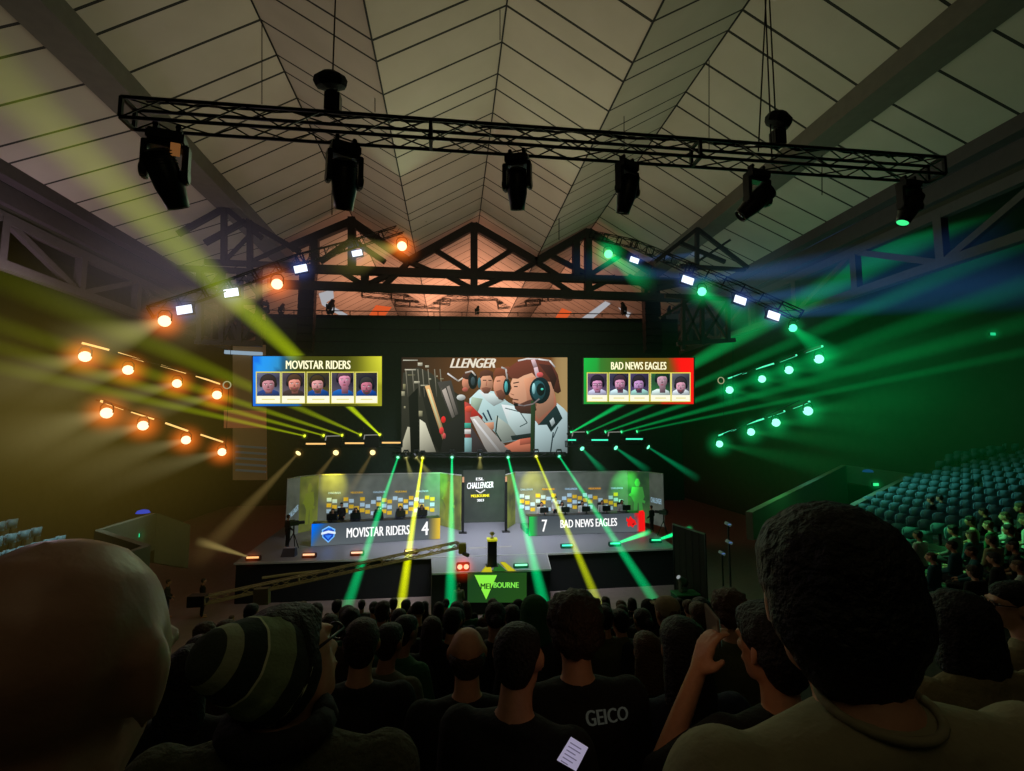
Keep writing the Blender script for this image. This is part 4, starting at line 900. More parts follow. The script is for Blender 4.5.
# down beams in front of the booths
g5 = 'beam lights under the main screen'
YD = 33.4
dn = [((398, 457), (340, 628), 22.3, TEAL, (150, 255, 200), 'green', 'green beam light under the lower left corner of the main screen', 1.15, .30),
      ((422.6, 457.6), (398, 627), 22.3, (215, 225, 0), (255, 250, 120), 'yellow', 'yellow beam light under the left part of the main screen', 1.9, .27),
      ((452, 457), (450.5, 627), 20.6, TEAL, (150, 255, 210), 'green', 'green beam light whose beam falls straight beside the banner', 1.4, .30),
      ((508, 457), (549.6, 627), 20.6, TEAL, (150, 255, 210), 'green', 'green beam light right of the centre of the main screen', 1.4, .32),
      ((536, 456), (608.5, 627), 22.3, (190, 205, 10), (255, 250, 120), 'yellow', 'yellow beam light under the right part of the main screen', 1.3, .27),
      ((559, 456), (672, 627), 22.3, TEAL, (120, 255, 210), 'green', 'green beam light under the lower right corner of the main screen', 1.2, .33)]
for (a, e, Ye, c, core, nm, lab, s, r1) in dn:
    beamhead(a[0], a[1], U(e[0], e[1], Ye), r1 * 1.15, s * (.36 if c == TEAL else .42), c, core, lab, g5, YD, .95, .075, .35)
for x, ex, ey in ((480, 480, 470), (416, 430, 475), (406, 412, 480)):
    beamhead(x, 457, U(ex, ey, 33), .3, .35, (170, 165, 90), (170, 165, 110), 'dim warm beam light at x under the main screen' .replace(' at x', {480: ' at the middle', 416: ' between the green and yellow ones', 406: ' beside the far left green one'}[x]), g5, YD, 1.0, .05)
# bars standing on the stage edge
for x, y, c, nm in ((253, 559, (255, 190, 120), 'orange light bar on the stage edge at its left corner'), (309, 556, (255, 200, 150), 'orange light bar on the stage edge below the blue desk end'), (357, 554, (255, 210, 170), 'orange light bar on the stage edge below the desk team name'), (411, 552, (255, 225, 160), 'orange light bar on the stage edge crossed by the yellow beam'),
                    (567, 546.5, (90, 255, 220), 'green light bar on the stage edge left of the yellow beam'), (615, 544.5, (80, 255, 190), 'green light bar on the stage edge hit by the green beam'), (656, 541, (60, 255, 170), 'green light bar on the stage edge at its right corner')):
    p = UZ(x, y + 2, 2.0); p.z = 2.0; w_ = .30; r = empty('floor_light', p, nm, 'stage light', 'light bars standing on the stage edge')
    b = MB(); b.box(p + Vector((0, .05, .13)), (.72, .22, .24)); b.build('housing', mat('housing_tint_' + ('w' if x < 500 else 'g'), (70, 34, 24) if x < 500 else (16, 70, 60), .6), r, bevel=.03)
    b = MB(); b.box(p + Vector((0, -.07, .19)), (.58, .04, .09)); b.build('tube', emat('ftube_%d_%d_%d' % c, c, 1.2), r)
    o = ball('glow', p + Vector((0, -.1, .18)), .55, glow_mat((200, 80, 30) if x < 500 else (0, 190, 110), .9, 2.5), r); o['kind'] = 'stuff'
    if x in (615, 656): beam(r, p + Vector((.2, 0, .2)), U(x + 36, y - 13, p.y + 1), .08, .22, (0, 220, 120), 1.3, .8)
    if x == 253: beam(r, p + Vector((-.2, 0, .2)), U(195, 540, p.y - 1), .05, .3, (190, 170, 100), .28, .9)
p = UZ(521, 568, 1.98); p.z = 1.98; r = empty('floor_light', p, 'green light bar on the central thrust right of the plinth', 'stage light')
b = MB(); b.box(p + Vector((0, .05, .1)), (.75, .2, .2)); b.build('housing', MATS['housing_tint_g'], r, bevel=.03)
b = MB(); b.box(p + Vector((0, -.06, .16)), (.6, .04, .08)); b.build('tube', emat('ftube_main', (150, 255, 200), 1.3), r)
o = ball('glow', p + Vector((0, 0, .15)), .7, glow_mat((0, 200, 100), 1.0, 2.5), r); o['kind'] = 'stuff'
# pair of red-orange lamps on the thrust's left corner
p = UZ(463, 571, 1.98); p.z = 1.98; r = empty('blinder_light', p, 'pair of red-orange lamps in one housing at the left corner of the thrust', 'stage light')
b = MB(); b.box(p + Vector((0, .08, .2)), (.62, .2, .36)); b.build('housing', mat('rust_housing', (110, 40, 20), .6), r, bevel=.04)
for s in (-1, 1): b = MB(); b.lathe([(.001, .02), (.1, .01), (.12, 0)], p + Vector((s * .15, -.04, .2)), 16, rot_to((0, -1, 0)).to_matrix()); b.build('lens', emat('redlamp', (255, 190, 150), 1.4), r)
o = ball('glow', p + Vector((0, -.05, .2)), .8, glow_mat((255, 60, 10), 2.2, 2.5), r); o['kind'] = 'stuff'
# moving head silhouettes on top of the screen wall, line arrays, thing hanging at (265,313)
for x, y, s, nm, lens in ((281, 300, .9, 'small moving head on the screen wall top, left of the left speaker column', None), (330, 294, 1.25, 'largest moving head on the screen wall top with a white lens', (235, 240, 255)), (477, 302, .75, 'small moving head on the screen wall top at its middle', None), (624, 300, 1.1, 'tilted moving head near the right end of the screen wall top', None), (669, 312, .8, 'low moving head at the right corner of the screen wall top', None)):
    p = U(x, 316, YB - .3); p.z += .1
    m = moving_head(p, nm, 'moving heads on the screen wall', s * .95, .4, .5 if x == 624 else -.4, lens, 1.3, M_black, up=True)
for x0, x1, y0, nm in ((299.5, 315.5, 270, 'left'), (643, 658.5, 281, 'right')):
    w_ = (U(x1, 300, 32).x - U(x0, 300, 32).x); z0 = U(x0, y0, 32).z; z1 = U(x0, 352, 32).z; cx = (U(x0, 300, 32).x + U(x1, 300, 32).x) / 2
    r = empty('line_array_speaker', (cx, 32, z1), 'tall hanging column of black speaker boxes at the %s of the screen wall' % nm, 'speaker', 'hanging speaker columns')
    n = 10; h_ = (z0 - z1) / n
    for k in range(n):
        b = MB(); b.box((cx, 32 - .12 * math.sin(k / n * 1.2), z0 - h_ * (k + .5)), (w_, .6, h_ * .93), Matrix.Rotation(-.04 * k, 3, 'X')); o = b.build('speaker_box', M_black, r)
    b = MB(); b.bar((cx - w_ / 2, 32, z0 + .1), (cx + w_ / 2, 32, z0 + .1), .12); b.tube([(cx, 32, z0 + .1), (cx, 32, z0 + 6)], .03); b.build('flying_frame', M_truss, r)
p = U(264, 309, 30); m = moving_head(p + Vector((0, 0, .5)), 'moving head with pale lit faces left of the screen wall top', None, 1.1, .8, 1.2, (210, 240, 235), 1.2, M_black)
# far hanging light frames in the orange bay
for a, c, nm in (((362, 294), (450, 302), 'left'), ((404, 299), (500, 297), 'middle'), ((497, 300), (574, 297), 'right'), ((395, 303), (440, 306), 'low left'), ((498, 306), (540, 302), 'low right')):
    lattice('far_lighting_frame', 'thin flat lighting frame hanging far behind the stage, %s one' % nm, U(*a, 46), U(*c, 46), .5, 'far frames in the orange bay', .04, 1.2, M_black)
# bright roof strips in the far bay
b = MB()
for q in (((579, 320), (611, 297), (615, 300), (590, 321)), ((611, 296), (632, 312), (628, 318), (613, 302)), ((322, 300), (350, 316), (344, 318), (322, 305)), ((318, 291), (333, 289), (334, 298), (322, 305))):
    b.add([U(x, y, 42) for x, y in q], [(0, 1, 2, 3)])
tag(b.build('window_1', emat('far_skylight', (190, 190, 195), .75)), kind='structure')
b = MB()
for q in (((369, 315), (376, 305), (392, 307), (384, 317)), ((555, 318), (562, 308), (572, 312), (566, 319)), ((432, 232), (463, 224), (466, 228), (436, 237)), ((484, 224), (506, 235), (502, 240), (484, 229))):
    b.add([U(x, y, 43) for x, y in q], [(0, 1, 2, 3)])
tag(b.build('orange_light_patch', emat('far_orange_glow', (235, 95, 45), .8)), kind='structure')  # glowing patches standing in for orange light spots on the far roof
# wall panel with tiers left of the screen wall
r = empty('side_notice_wall', U(250, 430, 38), 'pale brick and orange wall patch seen left of the screen wall', 'wall')
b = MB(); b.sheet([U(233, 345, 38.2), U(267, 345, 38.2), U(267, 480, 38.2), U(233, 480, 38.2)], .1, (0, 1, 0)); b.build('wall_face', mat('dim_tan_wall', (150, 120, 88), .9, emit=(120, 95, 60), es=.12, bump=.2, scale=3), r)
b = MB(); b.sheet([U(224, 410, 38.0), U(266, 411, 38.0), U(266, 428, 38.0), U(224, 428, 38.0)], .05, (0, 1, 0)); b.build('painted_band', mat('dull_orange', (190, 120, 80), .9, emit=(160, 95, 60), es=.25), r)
b = MB(); b.bar(U(225, 352, 37.9), U(262, 354, 37.9), .25); b.build('strip_lamp', emat('cool_strip', (150, 175, 195), .8), r)
b = MB()
for k in range(5): b.bar(U(236, 446 + k * 6, 37.6), U(266, 448 + k * 6, 37.6), .22, .14)
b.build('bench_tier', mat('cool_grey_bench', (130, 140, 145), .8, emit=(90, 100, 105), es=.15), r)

# ------------------------------------------------------------------ hanging haze: self-glowing balls in place of lit air
def haze(name, loc, r, sc, rgb, s, p=1.5):
    o = ball(name, loc, r, glow_mat(rgb, s, p), None, 16, sc); o['kind'] = 'stuff'; tag(o, None, 'haze'); return o
h = haze('olive_haze', U(70, 420, 20), 10, (1.1, .9, .75), (175, 150, 55), .020); tag(h, 'olive yellow haze hanging over the left seating side')
h = haze('violet_grey_haze', U(200, 270, 24), 6.5, (1.2, .6, .7), (140, 128, 145), .050); tag(h, 'pale violet grey haze round the left roof trusses')
h = haze('blue_grey_haze', U(745, 285, 24), 6.0, (1.2, .6, .7), (90, 130, 135), .035); tag(h, 'pale blue grey haze round the right roof trusses')
h = haze('green_haze', U(860, 400, 21), 11, (1.1, .9, .7), (0, 170, 75), .010); tag(h, 'green haze hanging over the right seating side')
h = haze('grey_haze', U(470, 400, 27), 11, (1.3, .35, .75), (125, 150, 115), .016); tag(h, 'thin grey haze hanging over the stage')
# ------------------------------------------------------------------ people
def sph(bm, c, r, R=None, seg=12):
    res = bmesh.ops.create_uvsphere(bm, u_segments=seg, v_segments=seg // 2 + 1, radius=1.0)['verts']
    for v in res:
        p = Vector((v.co.x * r[0], v.co.y * r[1], v.co.z * r[2]))
        if R: p = R @ p
        v.co = p + Vector(c)
    return res
def lump(bm, items):
    """convex body through several ellipsoids: items = [(centre, (rx,ry,rz) or r)]"""
    t = bmesh.new()
    for it in items:
        c, r = it[0], it[1]; r = (r, r, r) if isinstance(r, (int, float)) else r
        sph(t, c, r, it[2] if len(it) > 2 else None, 12)
    g = bmesh.ops.convex_hull(t, input=t.verts[:])
    bad = [v for v in t.verts if not v.link_faces]
    bmesh.ops.delete(t, geom=bad, context='VERTS')
    intr = [e for e in g.get('geom_interior', []) if isinstance(e, bmesh.types.BMVert) and e.is_valid]
    if intr: bmesh.ops.delete(t, geom=intr, context='VERTS')
    me = bpy.data.meshes.new('t'); t.to_mesh(me); t.free(); bm.from_mesh(me); bpy.data.meshes.remove(me)
def melt(bm, name, voxel=.014, smooth=4, noise=0., nscale=12.):
    """fuse the lumps into one continuous skin"""
    me = bpy.data.meshes.new(name); bm.to_mesh(me); bm.free(); o = bpy.data.objects.new('t', me); COL.objects.link(o)
    r = o.modifiers.new('r', 'REMESH'); r.mode = 'VOXEL'; r.voxel_size = voxel; r.use_smooth_shade = True
    if smooth: s = o.modifiers.new('s', 'SMOOTH'); s.iterations = smooth; s.factor = .6
    if noise:
        tx = bpy.data.textures.new('hairnoise', 'CLOUDS'); tx.noise_scale = 1 / nscale; d = o.modifiers.new('d', 'DISPLACE'); d.texture = tx; d.strength = noise; d.mid_level = .35; d.texture_coords = 'LOCAL'
    dg = bpy.context.evaluated_depsgraph_get(); dg.update(); out = bpy.data.meshes.new_from_object(o.evaluated_get(dg)); out.name = name
    bpy.data.objects.remove(o); bpy.data.meshes.remove(me); return out
V = Vector
POSES = {
 'sit': dict(hip=[(-.10, 0, .53), (.10, 0, .53)], knee=[(-.13, .43, .52), (.13, .43, .52)], ank=[(-.13, .42, .09), (.13, .42, .09)], toe=[(-.15, .60, .04), (.15, .60, .04)],
             pel=(0, 0, .56), wai=(0, .0, .74), che=(0, -.02, .95), nb=(0, -.02, 1.11), hd=(0, .03, 1.27), sh=[(-.18, -.02, 1.055), (.18, -.02, 1.055)],
             elb=[(-.24, .03, .76), (.24, .03, .76)], wri=[(-.12, .25, .66), (.12, .25, .66)], fd=(0.4, .9, -.1)),
 'stand': dict(hip=[(-.09, 0, .90), (.09, 0, .90)], knee=[(-.10, .02, .49), (.10, .02, .49)], ank=[(-.11, -.01, .09), (.11, -.01, .09)], toe=[(-.13, .17, .035), (.13, .17, .035)],
             pel=(0, 0, .95), wai=(0, .0, 1.10), che=(0, -.01, 1.28), nb=(0, -.01, 1.43), hd=(0, .02, 1.63), sh=[(-.175, -.01, 1.38), (.175, -.01, 1.38)],
             elb=[(-.23, -.02, 1.10), (.23, -.02, 1.10)], wri=[(-.22, .16, .95), (.22, .16, .95)], fd=(0, .8, -.5)),
}
def head_lumps(bm, c, R, ears=True):
    T = lambda p: V(c) + R @ V(p)
    lump(bm, [(T((0, -.018, .03)), (.074, .088, .082), R), (T((0, .03, .01)), (.062, .062, .07), R)])
    lump(bm, [(T((0, .035, -.02)), (.056, .052, .05), R), (T((0, .052, -.085)), (.030, .028, .022), R), (T((-.042, .0, -.06)), (.018, .02, .022), R), (T((.042, .0, -.06)), (.018, .02, .022), R)])
    lump(bm, [(T((0, .085, .022)), .010), (T((0, .108, -.022)), .013), (T((-.013, .092, -.026)), .009), (T((.013, .092, -.026)), .009)])
    lump(bm, [(T((-.035, .082, .030)), .012), (T((.035, .082, .030)), .012)])
    lump(bm, [(T((-.018, .084, -.052)), .009), (T((.018, .084, -.052)), .009), (T((0, .088, -.05)), .010)])
    if ears:
        for s in (-1, 1): lump(bm, [(T((s * .079, -.012, .01)), (.008, .018, .026)), (T((s * .075, -.004, -.022)), (.007, .010, .012))])
def body_mesh(P, name, voxel=.014, infl=0., parts='all', R=Matrix.Identity(3), fingers=True, smooth=3):
    bm = bmesh.new(); i = infl
    if parts in ('all',):
        head_lumps(bm, P['hd'], R)
        lump(bm, [(V(P['nb']), (.058, .056, .05)), (V(P['hd']) + R @ V((0, -.018, -.05)), (.050, .052, .04))])
    if parts in ('all', 'shirt'):
        lump(bm, [(V(P['pel']), (.160 + i, .115 + i, .10)), (V(P['wai']), (.140 + i, .100 + i, .10))])
        lump(bm, [(V(P['wai']), (.140 + i, .100 + i, .10)), (V(P['che']), (.165 + i, .110 + i, .13))])
        lump(bm, [(V(P['che']) + V((0, 0, .03)), (.160 + i, .105 + i, .10)), (V(P['sh'][0]) + V((.02, 0, -.01)), .052 + i), (V(P['sh'][1]) + V((-.02, 0, -.01)), .052 + i)])
        lump(bm, [(V(P['nb']), (.055 + i, .055 + i, .03)), (V(P['sh'][0]) + V((.05, 0, .01)), .036 + i), (V(P['sh'][1]) + V((-.05, 0, .01)), .036 + i)])
        for s in (0, 1):
            sh, el, wr = V(P['sh'][s]), V(P['elb'][s]), V(P['wri'][s])
            lump(bm, [(sh, .056 + i), (el, .041 + i)])
            if parts == 'all' or P.get('long'): lump(bm, [(el, .040 + i), (wr, .027 + i)])
    if parts in ('all', 'trousers'):
        if parts == 'trousers': lump(bm, [(V(P['pel']) - V((0, 0, .02)), (.162 + i, .118 + i, .095)), (V(P['hip'][0]), .085 + i), (V(P['hip'][1]), .085 + i)])
        for s in (0, 1):
            lump(bm, [(V(P['hip'][s]), .088 + i), (V(P['knee'][s]), .056 + i)])
            lump(bm, [(V(P['knee'][s]), .056 + i), (V(P['ank'][s]), .036 + i)])
            if parts == 'all': lump(bm, [(V(P['ank'][s]) - V((0, .03, .04)), .036), (V(P['toe'][s]), (.042, .05, .032))])
    if parts == 'all':
        for s in (0, 1): hand(bm, V(P['wri'][s]), V(P.get('hdir', [P['fd'], P['fd']])[s]), -1 if s == 0 else 1, P.get('curl', .5), P.get('palm', [(0, 0, -1), (0, 0, -1)])[s])
    return melt(bm, name, voxel, smooth)
def hand(bm, w, d, side, curl, palmdir):
    """palm, four unequal bent fingers and a thumb leaving the side of the palm"""
    d = d.normalized(); pn = V(palmdir); pn = (pn - d * pn.dot(d)).normalized(); x = d.cross(pn) * side
    lump(bm, [(w, .024), (w + d * .045 + x * .022, .016), (w + d * .085 + x * .030, .013), (w + d * .088 - x * .028, .013), (w + d * .03 - x * .018, .016)])
    for k, (o, L_) in enumerate(((.030, .068), (.010, .078), (-.010, .072), (-.029, .056))):
        p = w + d * .088 + x * o; a = 0.; seg = L_ / 3
        for j in range(3):
            a += curl * (.55 + .25 * j); dd = (d * math.cos(a) + pn * math.sin(a)); q = p + dd * seg * 1.15; lump(bm, [(p, .0105 - .001 * j), (q, .0098 - .0012 * j)]); p = q
    p = w + d * .022 + x * .024; q = p + (d * .5 + x * .75 + pn * .3).normalized() * .036; r = q + (d * .85 + x * .25 + pn * .4).normalized() * .032
    lump(bm, [(p, .016), (q, .0125)]); lump(bm, [(q, .012), (r, .010)])
def hair_mesh(P, style, name, R=Matrix.Identity(3), voxel=.012):
    bm = bmesh.new(); T = lambda p: V(P['hd']) + R @ V(p); no = .008; ns = 40
    if style == 'short':
        lump(bm, [(T((0, -.025, .045)), (.083, .092, .082), R), (T((0, .03, .065)), (.064, .055, .045), R)]); lump(bm, [(T((0, -.05, -.0)), (.074, .06, .06), R), (T((0, -.052, -.05)), (.050, .038, .03), R)])
    elif style == 'crop':
        lump(bm, [(T((0, -.024, .04)), (.078, .088, .078), R), (T((0, .03, .055)), (.062, .052, .042), R)]); lump(bm, [(T((0, -.048, .0)), (.068, .058, .05), R), (T((0, -.048, -.045)), (.048, .036, .026), R)]); no = .003
    elif style == 'full':
        lump(bm, [(T((0, -.02, .06)), (.094, .100, .085), R), (T((0, .04, .085)), (.070, .058, .045), R)]); lump(bm, [(T((0, -.05, .01)), (.092, .07, .07), R), (T((0, -.058, -.055)), (.062, .045, .04), R)]); no = .014; ns = 25
    elif style == 'hero':
        lump(bm, [(T((0, -.02, .05)), (.096, .102, .092), R), (T((0, .02, .07)), (.080, .070, .058), R)]); lump(bm, [(T((0, -.045, .005)), (.096, .078, .078), R), (T((0, -.058, -.065)), (.060, .042, .035), R)]); no = .008; ns = 60
    elif style == 'curly':
        lump(bm, [(T((0, -.02, .055)), (.100, .105, .088), R), (T((0, .03, .075)), (.075, .06, .05), R)]); lump(bm, [(T((0, -.05, .0)), (.095, .07, .06), R), (T((0, -.055, -.04)), (.07, .045, .03), R)]); no = .03; ns = 34
    elif style == 'long':
        lump(bm, [(T((0, -.022, .05)), (.088, .098, .085), R), (T((0, .03, .07)), (.066, .056, .045), R)]); lump(bm, [(T((0, -.045, .02)), (.092, .075, .07), R), (T((0, -.085, -.17)), (.105, .045, .06), R), (T((0, -.09, -.24)), (.08, .03, .05), R)]); no = .012; ns = 22
    elif style == 'bob':
        lump(bm, [(T((0, -.022, .05)), (.095, .102, .088), R), (T((0, .03, .07)), (.068, .056, .045), R)]); lump(bm, [(T((0, -.035, .02)), (.102, .085, .07), R), (T((0, -.05, -.09)), (.112, .075, .05), R)]); no = .016; ns = 22
    elif style == 'bun':
        lump(bm, [(T((0, -.022, .045)), (.082, .092, .082), R), (T((0, .03, .06)), (.062, .052, .042), R)]); lump(bm, [(T((0, -.05, .0)), (.07, .058, .055), R)]); lump(bm, [(T((0, -.125, .03)), .040)]); no = .008
    elif style == 'ring':   # hair round a bald crown
        lump(bm, [(T((0, -.035, .0)), (.081, .078, .048), R), (T((0, -.05, -.05)), (.055, .04, .03), R)]); no = .004
    return melt(bm, name, voxel, 3, no, ns)
def cap_mesh(P, kind, name, R=Matrix.Identity(3)):
    bm = bmesh.new(); T = lambda p: V(P['hd']) + R @ V(p)
    if kind == 'cap':
        lump(bm, [(T((0, -.02, .065)), (.088, .098, .068), R), (T((0, .03, .06)), (.075, .055, .05), R), (T((0, -.05, .02)), (.080, .06, .03), R)]); lump(bm, [(T((-.05, .09, .045)), .008), (T((.05, .09, .045)), .008), (T((0, .17, .035)), (.03, .014, .007))])
    if kind == 'beanie':
        lump(bm, [(T((0, -.02, .07)), (.092, .100, .075), R), (T((0, -.045, .01)), (.088, .075, .045), R), (T((0, .04, .05)), (.078, .055, .045), R)]); lump(bm, [(T((0, -.05, .13)), (.06, .055, .035), R), (T((0, -.02, .10)), (.07, .07, .04), R)])
    if kind == 'hood':
        lump(bm, [(T((0, -.03, .05)), (.105, .112, .10), R), (T((0, -.06, -.06)), (.105, .08, .06), R), (T((0, -.06, -.15)), (.12, .07, .05), R)])
    return melt(bm, name, .012, 4)
SKINS = [mat('skin_%d' % i, c, .55, 0, .08, 60, .12) for i, c in enumerate(((196, 142, 112), (170, 120, 92), (208, 158, 130), (120, 82, 60)))]
HAIRS = [mat('hair_%d' % i, c, .6, 0, .8, 90, .4) for i, c in enumerate(((22, 16, 13), (14, 12, 12), (52, 34, 22), (88, 62, 38), (32, 22, 18)))]
CLOTH = {n: mat('cloth_' + n, c, .9, 0, .35, 40, .15) for n, c in dict(black=(18, 18, 20), charcoal=(36, 38, 40), grey=(110, 112, 108), olive=(84, 84, 60), beige=(150, 136, 104), navy=(24, 30, 52), teal=(30, 84, 92), white=(178, 178, 172), green=(40, 96, 56), rust=(110, 52, 36), brown=(72, 52, 38)).items()}
M_eye = mat('eye_white', (220, 215, 210), .3); M_pup = mat('eye_iris', (40, 28, 22), .2); M_lip = mat('lips', (150, 84, 78), .5)
def paint_face(me, P, R):
    """lips, eye whites and irises on the skin itself"""
    for m in (M_eye, M_pup, M_lip): me.materials.append(m)
    Ri = R.inverted(); hd = V(P['hd'])
    for f in me.polygons:
        q = Ri @ (f.center - hd)
        if q.y < .05: continue
        for s in (-1, 1):
            dx, dz = q.x - s * .032, q.z - .012
            if (dx / .014) ** 2 + (dz / .007) ** 2 < 1: f.material_index = 1
            if (dx / .0065) ** 2 + (dz / .0068) ** 2 < 1: f.material_index = 2
        if (q.x / .025) ** 2 + ((q.z + .052) / .008) ** 2 < 1 and f.material_index == 0: f.material_index = 3
CACHE = {}
def base_meshes(pose):
    if pose in CACHE: return CACHE[pose]
    P = POSES[pose]; d = dict(body=body_mesh(P, 'body', .012), shirt=body_mesh(P, 'shirt', .016, .014, 'shirt'), trousers=body_mesh(P, 'trousers', .018, .012, 'trousers'))
    Q = dict(P); Q['long'] = True; d['jumper'] = body_mesh(Q, 'jumper', .016, .017, 'shirt'); d['body'].materials.append(SKINS[0]); paint_face(d['body'], P, Matrix.Identity(3))
    CACHE[pose] = d; return d
def hair_of(pose, style):
    k = (pose, 'h', style)
    if k not in CACHE: CACHE[k] = hair_mesh(POSES[pose], style, 'hair')
    return CACHE[k]
def cap_of(pose, kind):
    k = (pose, 'c', kind)
    if k not in CACHE: CACHE[k] = cap_mesh(POSES[pose], kind, kind)
    return CACHE[k]
def mobj(name, me, m, parent):
    o = bpy.data.objects.new(name, me); COL.objects.link(o); o.parent = parent
    if not len(me.materials): me.materials.append(m)
    o.material_slots[0].link = 'OBJECT'; o.material_slots[0].material = m; return o
def person(pose, loc, rz, label, group=None, skin=0, hair='short', hc=0, top='black', long=True, bottom='charcoal', cap=None, capc='black', s=1.):
    d = base_meshes(pose); r = empty('person', loc, label, 'person', group, rz); r.scale = (s, s, s)
    mobj('body', d['body'], SKINS[skin], r)
    mobj('jumper' if long else 'shirt', d['jumper' if long else 'shirt'], CLOTH[top], r); mobj('trousers', d['trousers'], CLOTH[bottom], r)
    if hair: mobj('hair', hair_of(pose, hair), HAIRS[hc], r)
    if cap: mobj(cap, cap_of(pose, cap), CLOTH[capc], r)
    return r
def headset(P, parent, m=M_plastic):
    b = MB(); c = V(P['hd']); pts = [c + V((.088 * math.cos(a), 0, .01 + .118 * math.sin(a))) for a in [PI * k / 12 for k in range(13)]]; b.tube(pts, .010, 8); o = b.build('headset', m, parent, True, False)
    for s in (-1, 1): e = MB(); e.lathe([(.02, -.012), (.036, -.01), (.038, .01), (.02, .014)], c + V((s * .09, 0, 0)), 16, Matrix.Rotation(PI / 2, 3, 'Y')); e.build('ear_cup', m, o, True, False)
    return o

# ------------------------------------------------------------------ raked floor under the audience
def tier_z(y): return 8.6 - 1.27 - (.02 + .385 * max(.2, y))
rows_y = [0.0, .42, .8, 1.3, 1.75, 2.3, 2.9, 3.6, 4.4, 5.3, 6.3, 7.4, 8.6, 10, 11.5, 13, 15, 17]
b = MB()
for a, c in zip(rows_y, rows_y[1:] + [18.5]): b.box((0, (a + c) / 2, tier_z((a + c) / 2) / 2 - .12), (17, c - a, max(.05, tier_z((a + c) / 2) - .24)))
tag(b.build('floor.001', mat('dark_tier_concrete', (44, 42, 38), .9, 0, .2, 6, .2)), kind='structure')

def place_head(px, py, w, hw=.185, pose='sit', s=1., dz=0):
    """where a seated person's feet stand so that the head shows at px, py with width w"""
    k = 1 + ((px - 512) / F) ** 2 * .5; d = hw * s * F * k / w; p = UD(px, py, d); h = V(POSES[pose]['hd']) * s; return V((p.x - h.x, p.y - h.y, p.z - h.z)), d
AUD = [
 # px, py, w, hair, hc, top, long, skin, label, cap, capcolour, rz
 (362, 645, 42, 'short', 2, 'black', True, 0, 'seated person in black with short brown hair, right of the striped beanie', None, None, 0),
 (388, 643, 31, 'short', 4, 'olive', True, 1, 'seated person with short dark hair turned right, pale shoulder lit', None, None, -.5),
 (467, 654, 44, 'ring', 2, 'black', False, 0, 'seated person with bald crown ringed by short hair', None, None, 0),
 (515, 658, 58, 'crop', 0, 'black', False, 0, 'seated person with cropped black hair turned slightly right, one ear showing', None, None, -.45),
 (646, 652, 30, 'long', 3, 'black', True, 1, 'seated person with long light brown hair beside the pale cap', None, None, 0),
 (681, 650, 50, 'long', 0, 'navy', True, 1, 'seated person with long black hair right of the pale cap', None, None, 0),
 (667, 614, 27, 'short', 3, 'brown', True, 1, 'seated person wearing a pale beige baseball cap', 'cap', 'beige', .2),
 (728, 612, 34, 'curly', 3, 'olive', True, 0, 'seated person with light curly hair in front of the phone holder', None, None, 0),
 (404, 632, 26, 'short', 1, 'green', True, 1, 'seated person in profile with short black hair and pale green collar', None, None, -.7),
 (432, 632, 22, 'long', 2, 'charcoal', True, 1, 'small seated person with long brown hair, left of the bald crown', None, None, 0),
 (452, 622, 22, 'short', 1, 'black', True, 0, 'small seated person with black hair just behind the bald crown', None, None, -.3),
 (495, 618, 24, 'bun', 0, 'black', True, 1, 'seated person with dark hair and a raised bun', None, None, 0),
 (534, 615, 26, 'short', 0, 'charcoal', True, 0, 'seated person in a dark green hood left of the curly head', 'hood', 'green', 0),
 (620, 622, 20, 'short', 1, 'black', True, 0, 'small seated person with black hair before the pale cap row', None, None, .2),
 (605, 612, 14, 'bun', 1, 'black', True, 0, 'tiny seated person with upright dark bun by the grey floor', None, None, 0),
 (648, 610, 15, 'short', 1, 'black', True, 0, 'tiny seated person in a black hood left of the pale cap', 'hood', 'black', 0),
 (701, 612, 20, 'full', 1, 'black', True, 0, 'small seated person with full black hair right of the pale cap', None, None, 0),
 (199, 655, 30, 'full', 2, 'brown', True, 0, 'seated person with brown hair behind the bald head', None, None, 0),
 (190, 676, 52, 'long', 0, 'black', True, 0, 'seated person with long dark hair between the bald head and the beanie', None, None, 0),
 (205, 636, 22, 'curly', 3, 'rust', True, 0, 'small seated person with orange-lit curly hair, left one of two', None, None, 0),
 (226, 633, 20, 'curly', 3, 'rust', True, 0, 'small seated person with orange-lit curly hair, right one of two', None, None, 0),
 (330, 628, 22, 'short', 2, 'brown', True, 0, 'small seated person just beyond the glasses of the beanie wearer', None, None, 0),
 (352, 622, 18, 'short', 3, 'rust', True, 0, 'small seated person with reddish lit head above the row', None, None, .5),
 (418, 612, 15, 'cap', 0, 'black', True, 0, 'tiny seated person in a dark cap near the jib arm', 'cap', 'black', 0),
 (384, 615, 15, 'short', 1, 'black', True, 0, 'tiny seated person below the yellow beam', None, None, 0),
 (350, 640, 18, 'short', 1, 'black', True, 0, 'small seated person half hidden by short brown hair', None, None, 0),
]
n_aud = 0
for (px, py, w, hs, hc, top, lg, sk, lab, cap, cc, rz) in AUD:
    if hs == 'cap': hs = None
    loc, d = place_head(px, py, w)
    person('sit', loc, rz, lab, None, sk, hs, hc, top, lg, 'black', cap, cc or 'black'); n_aud += 1
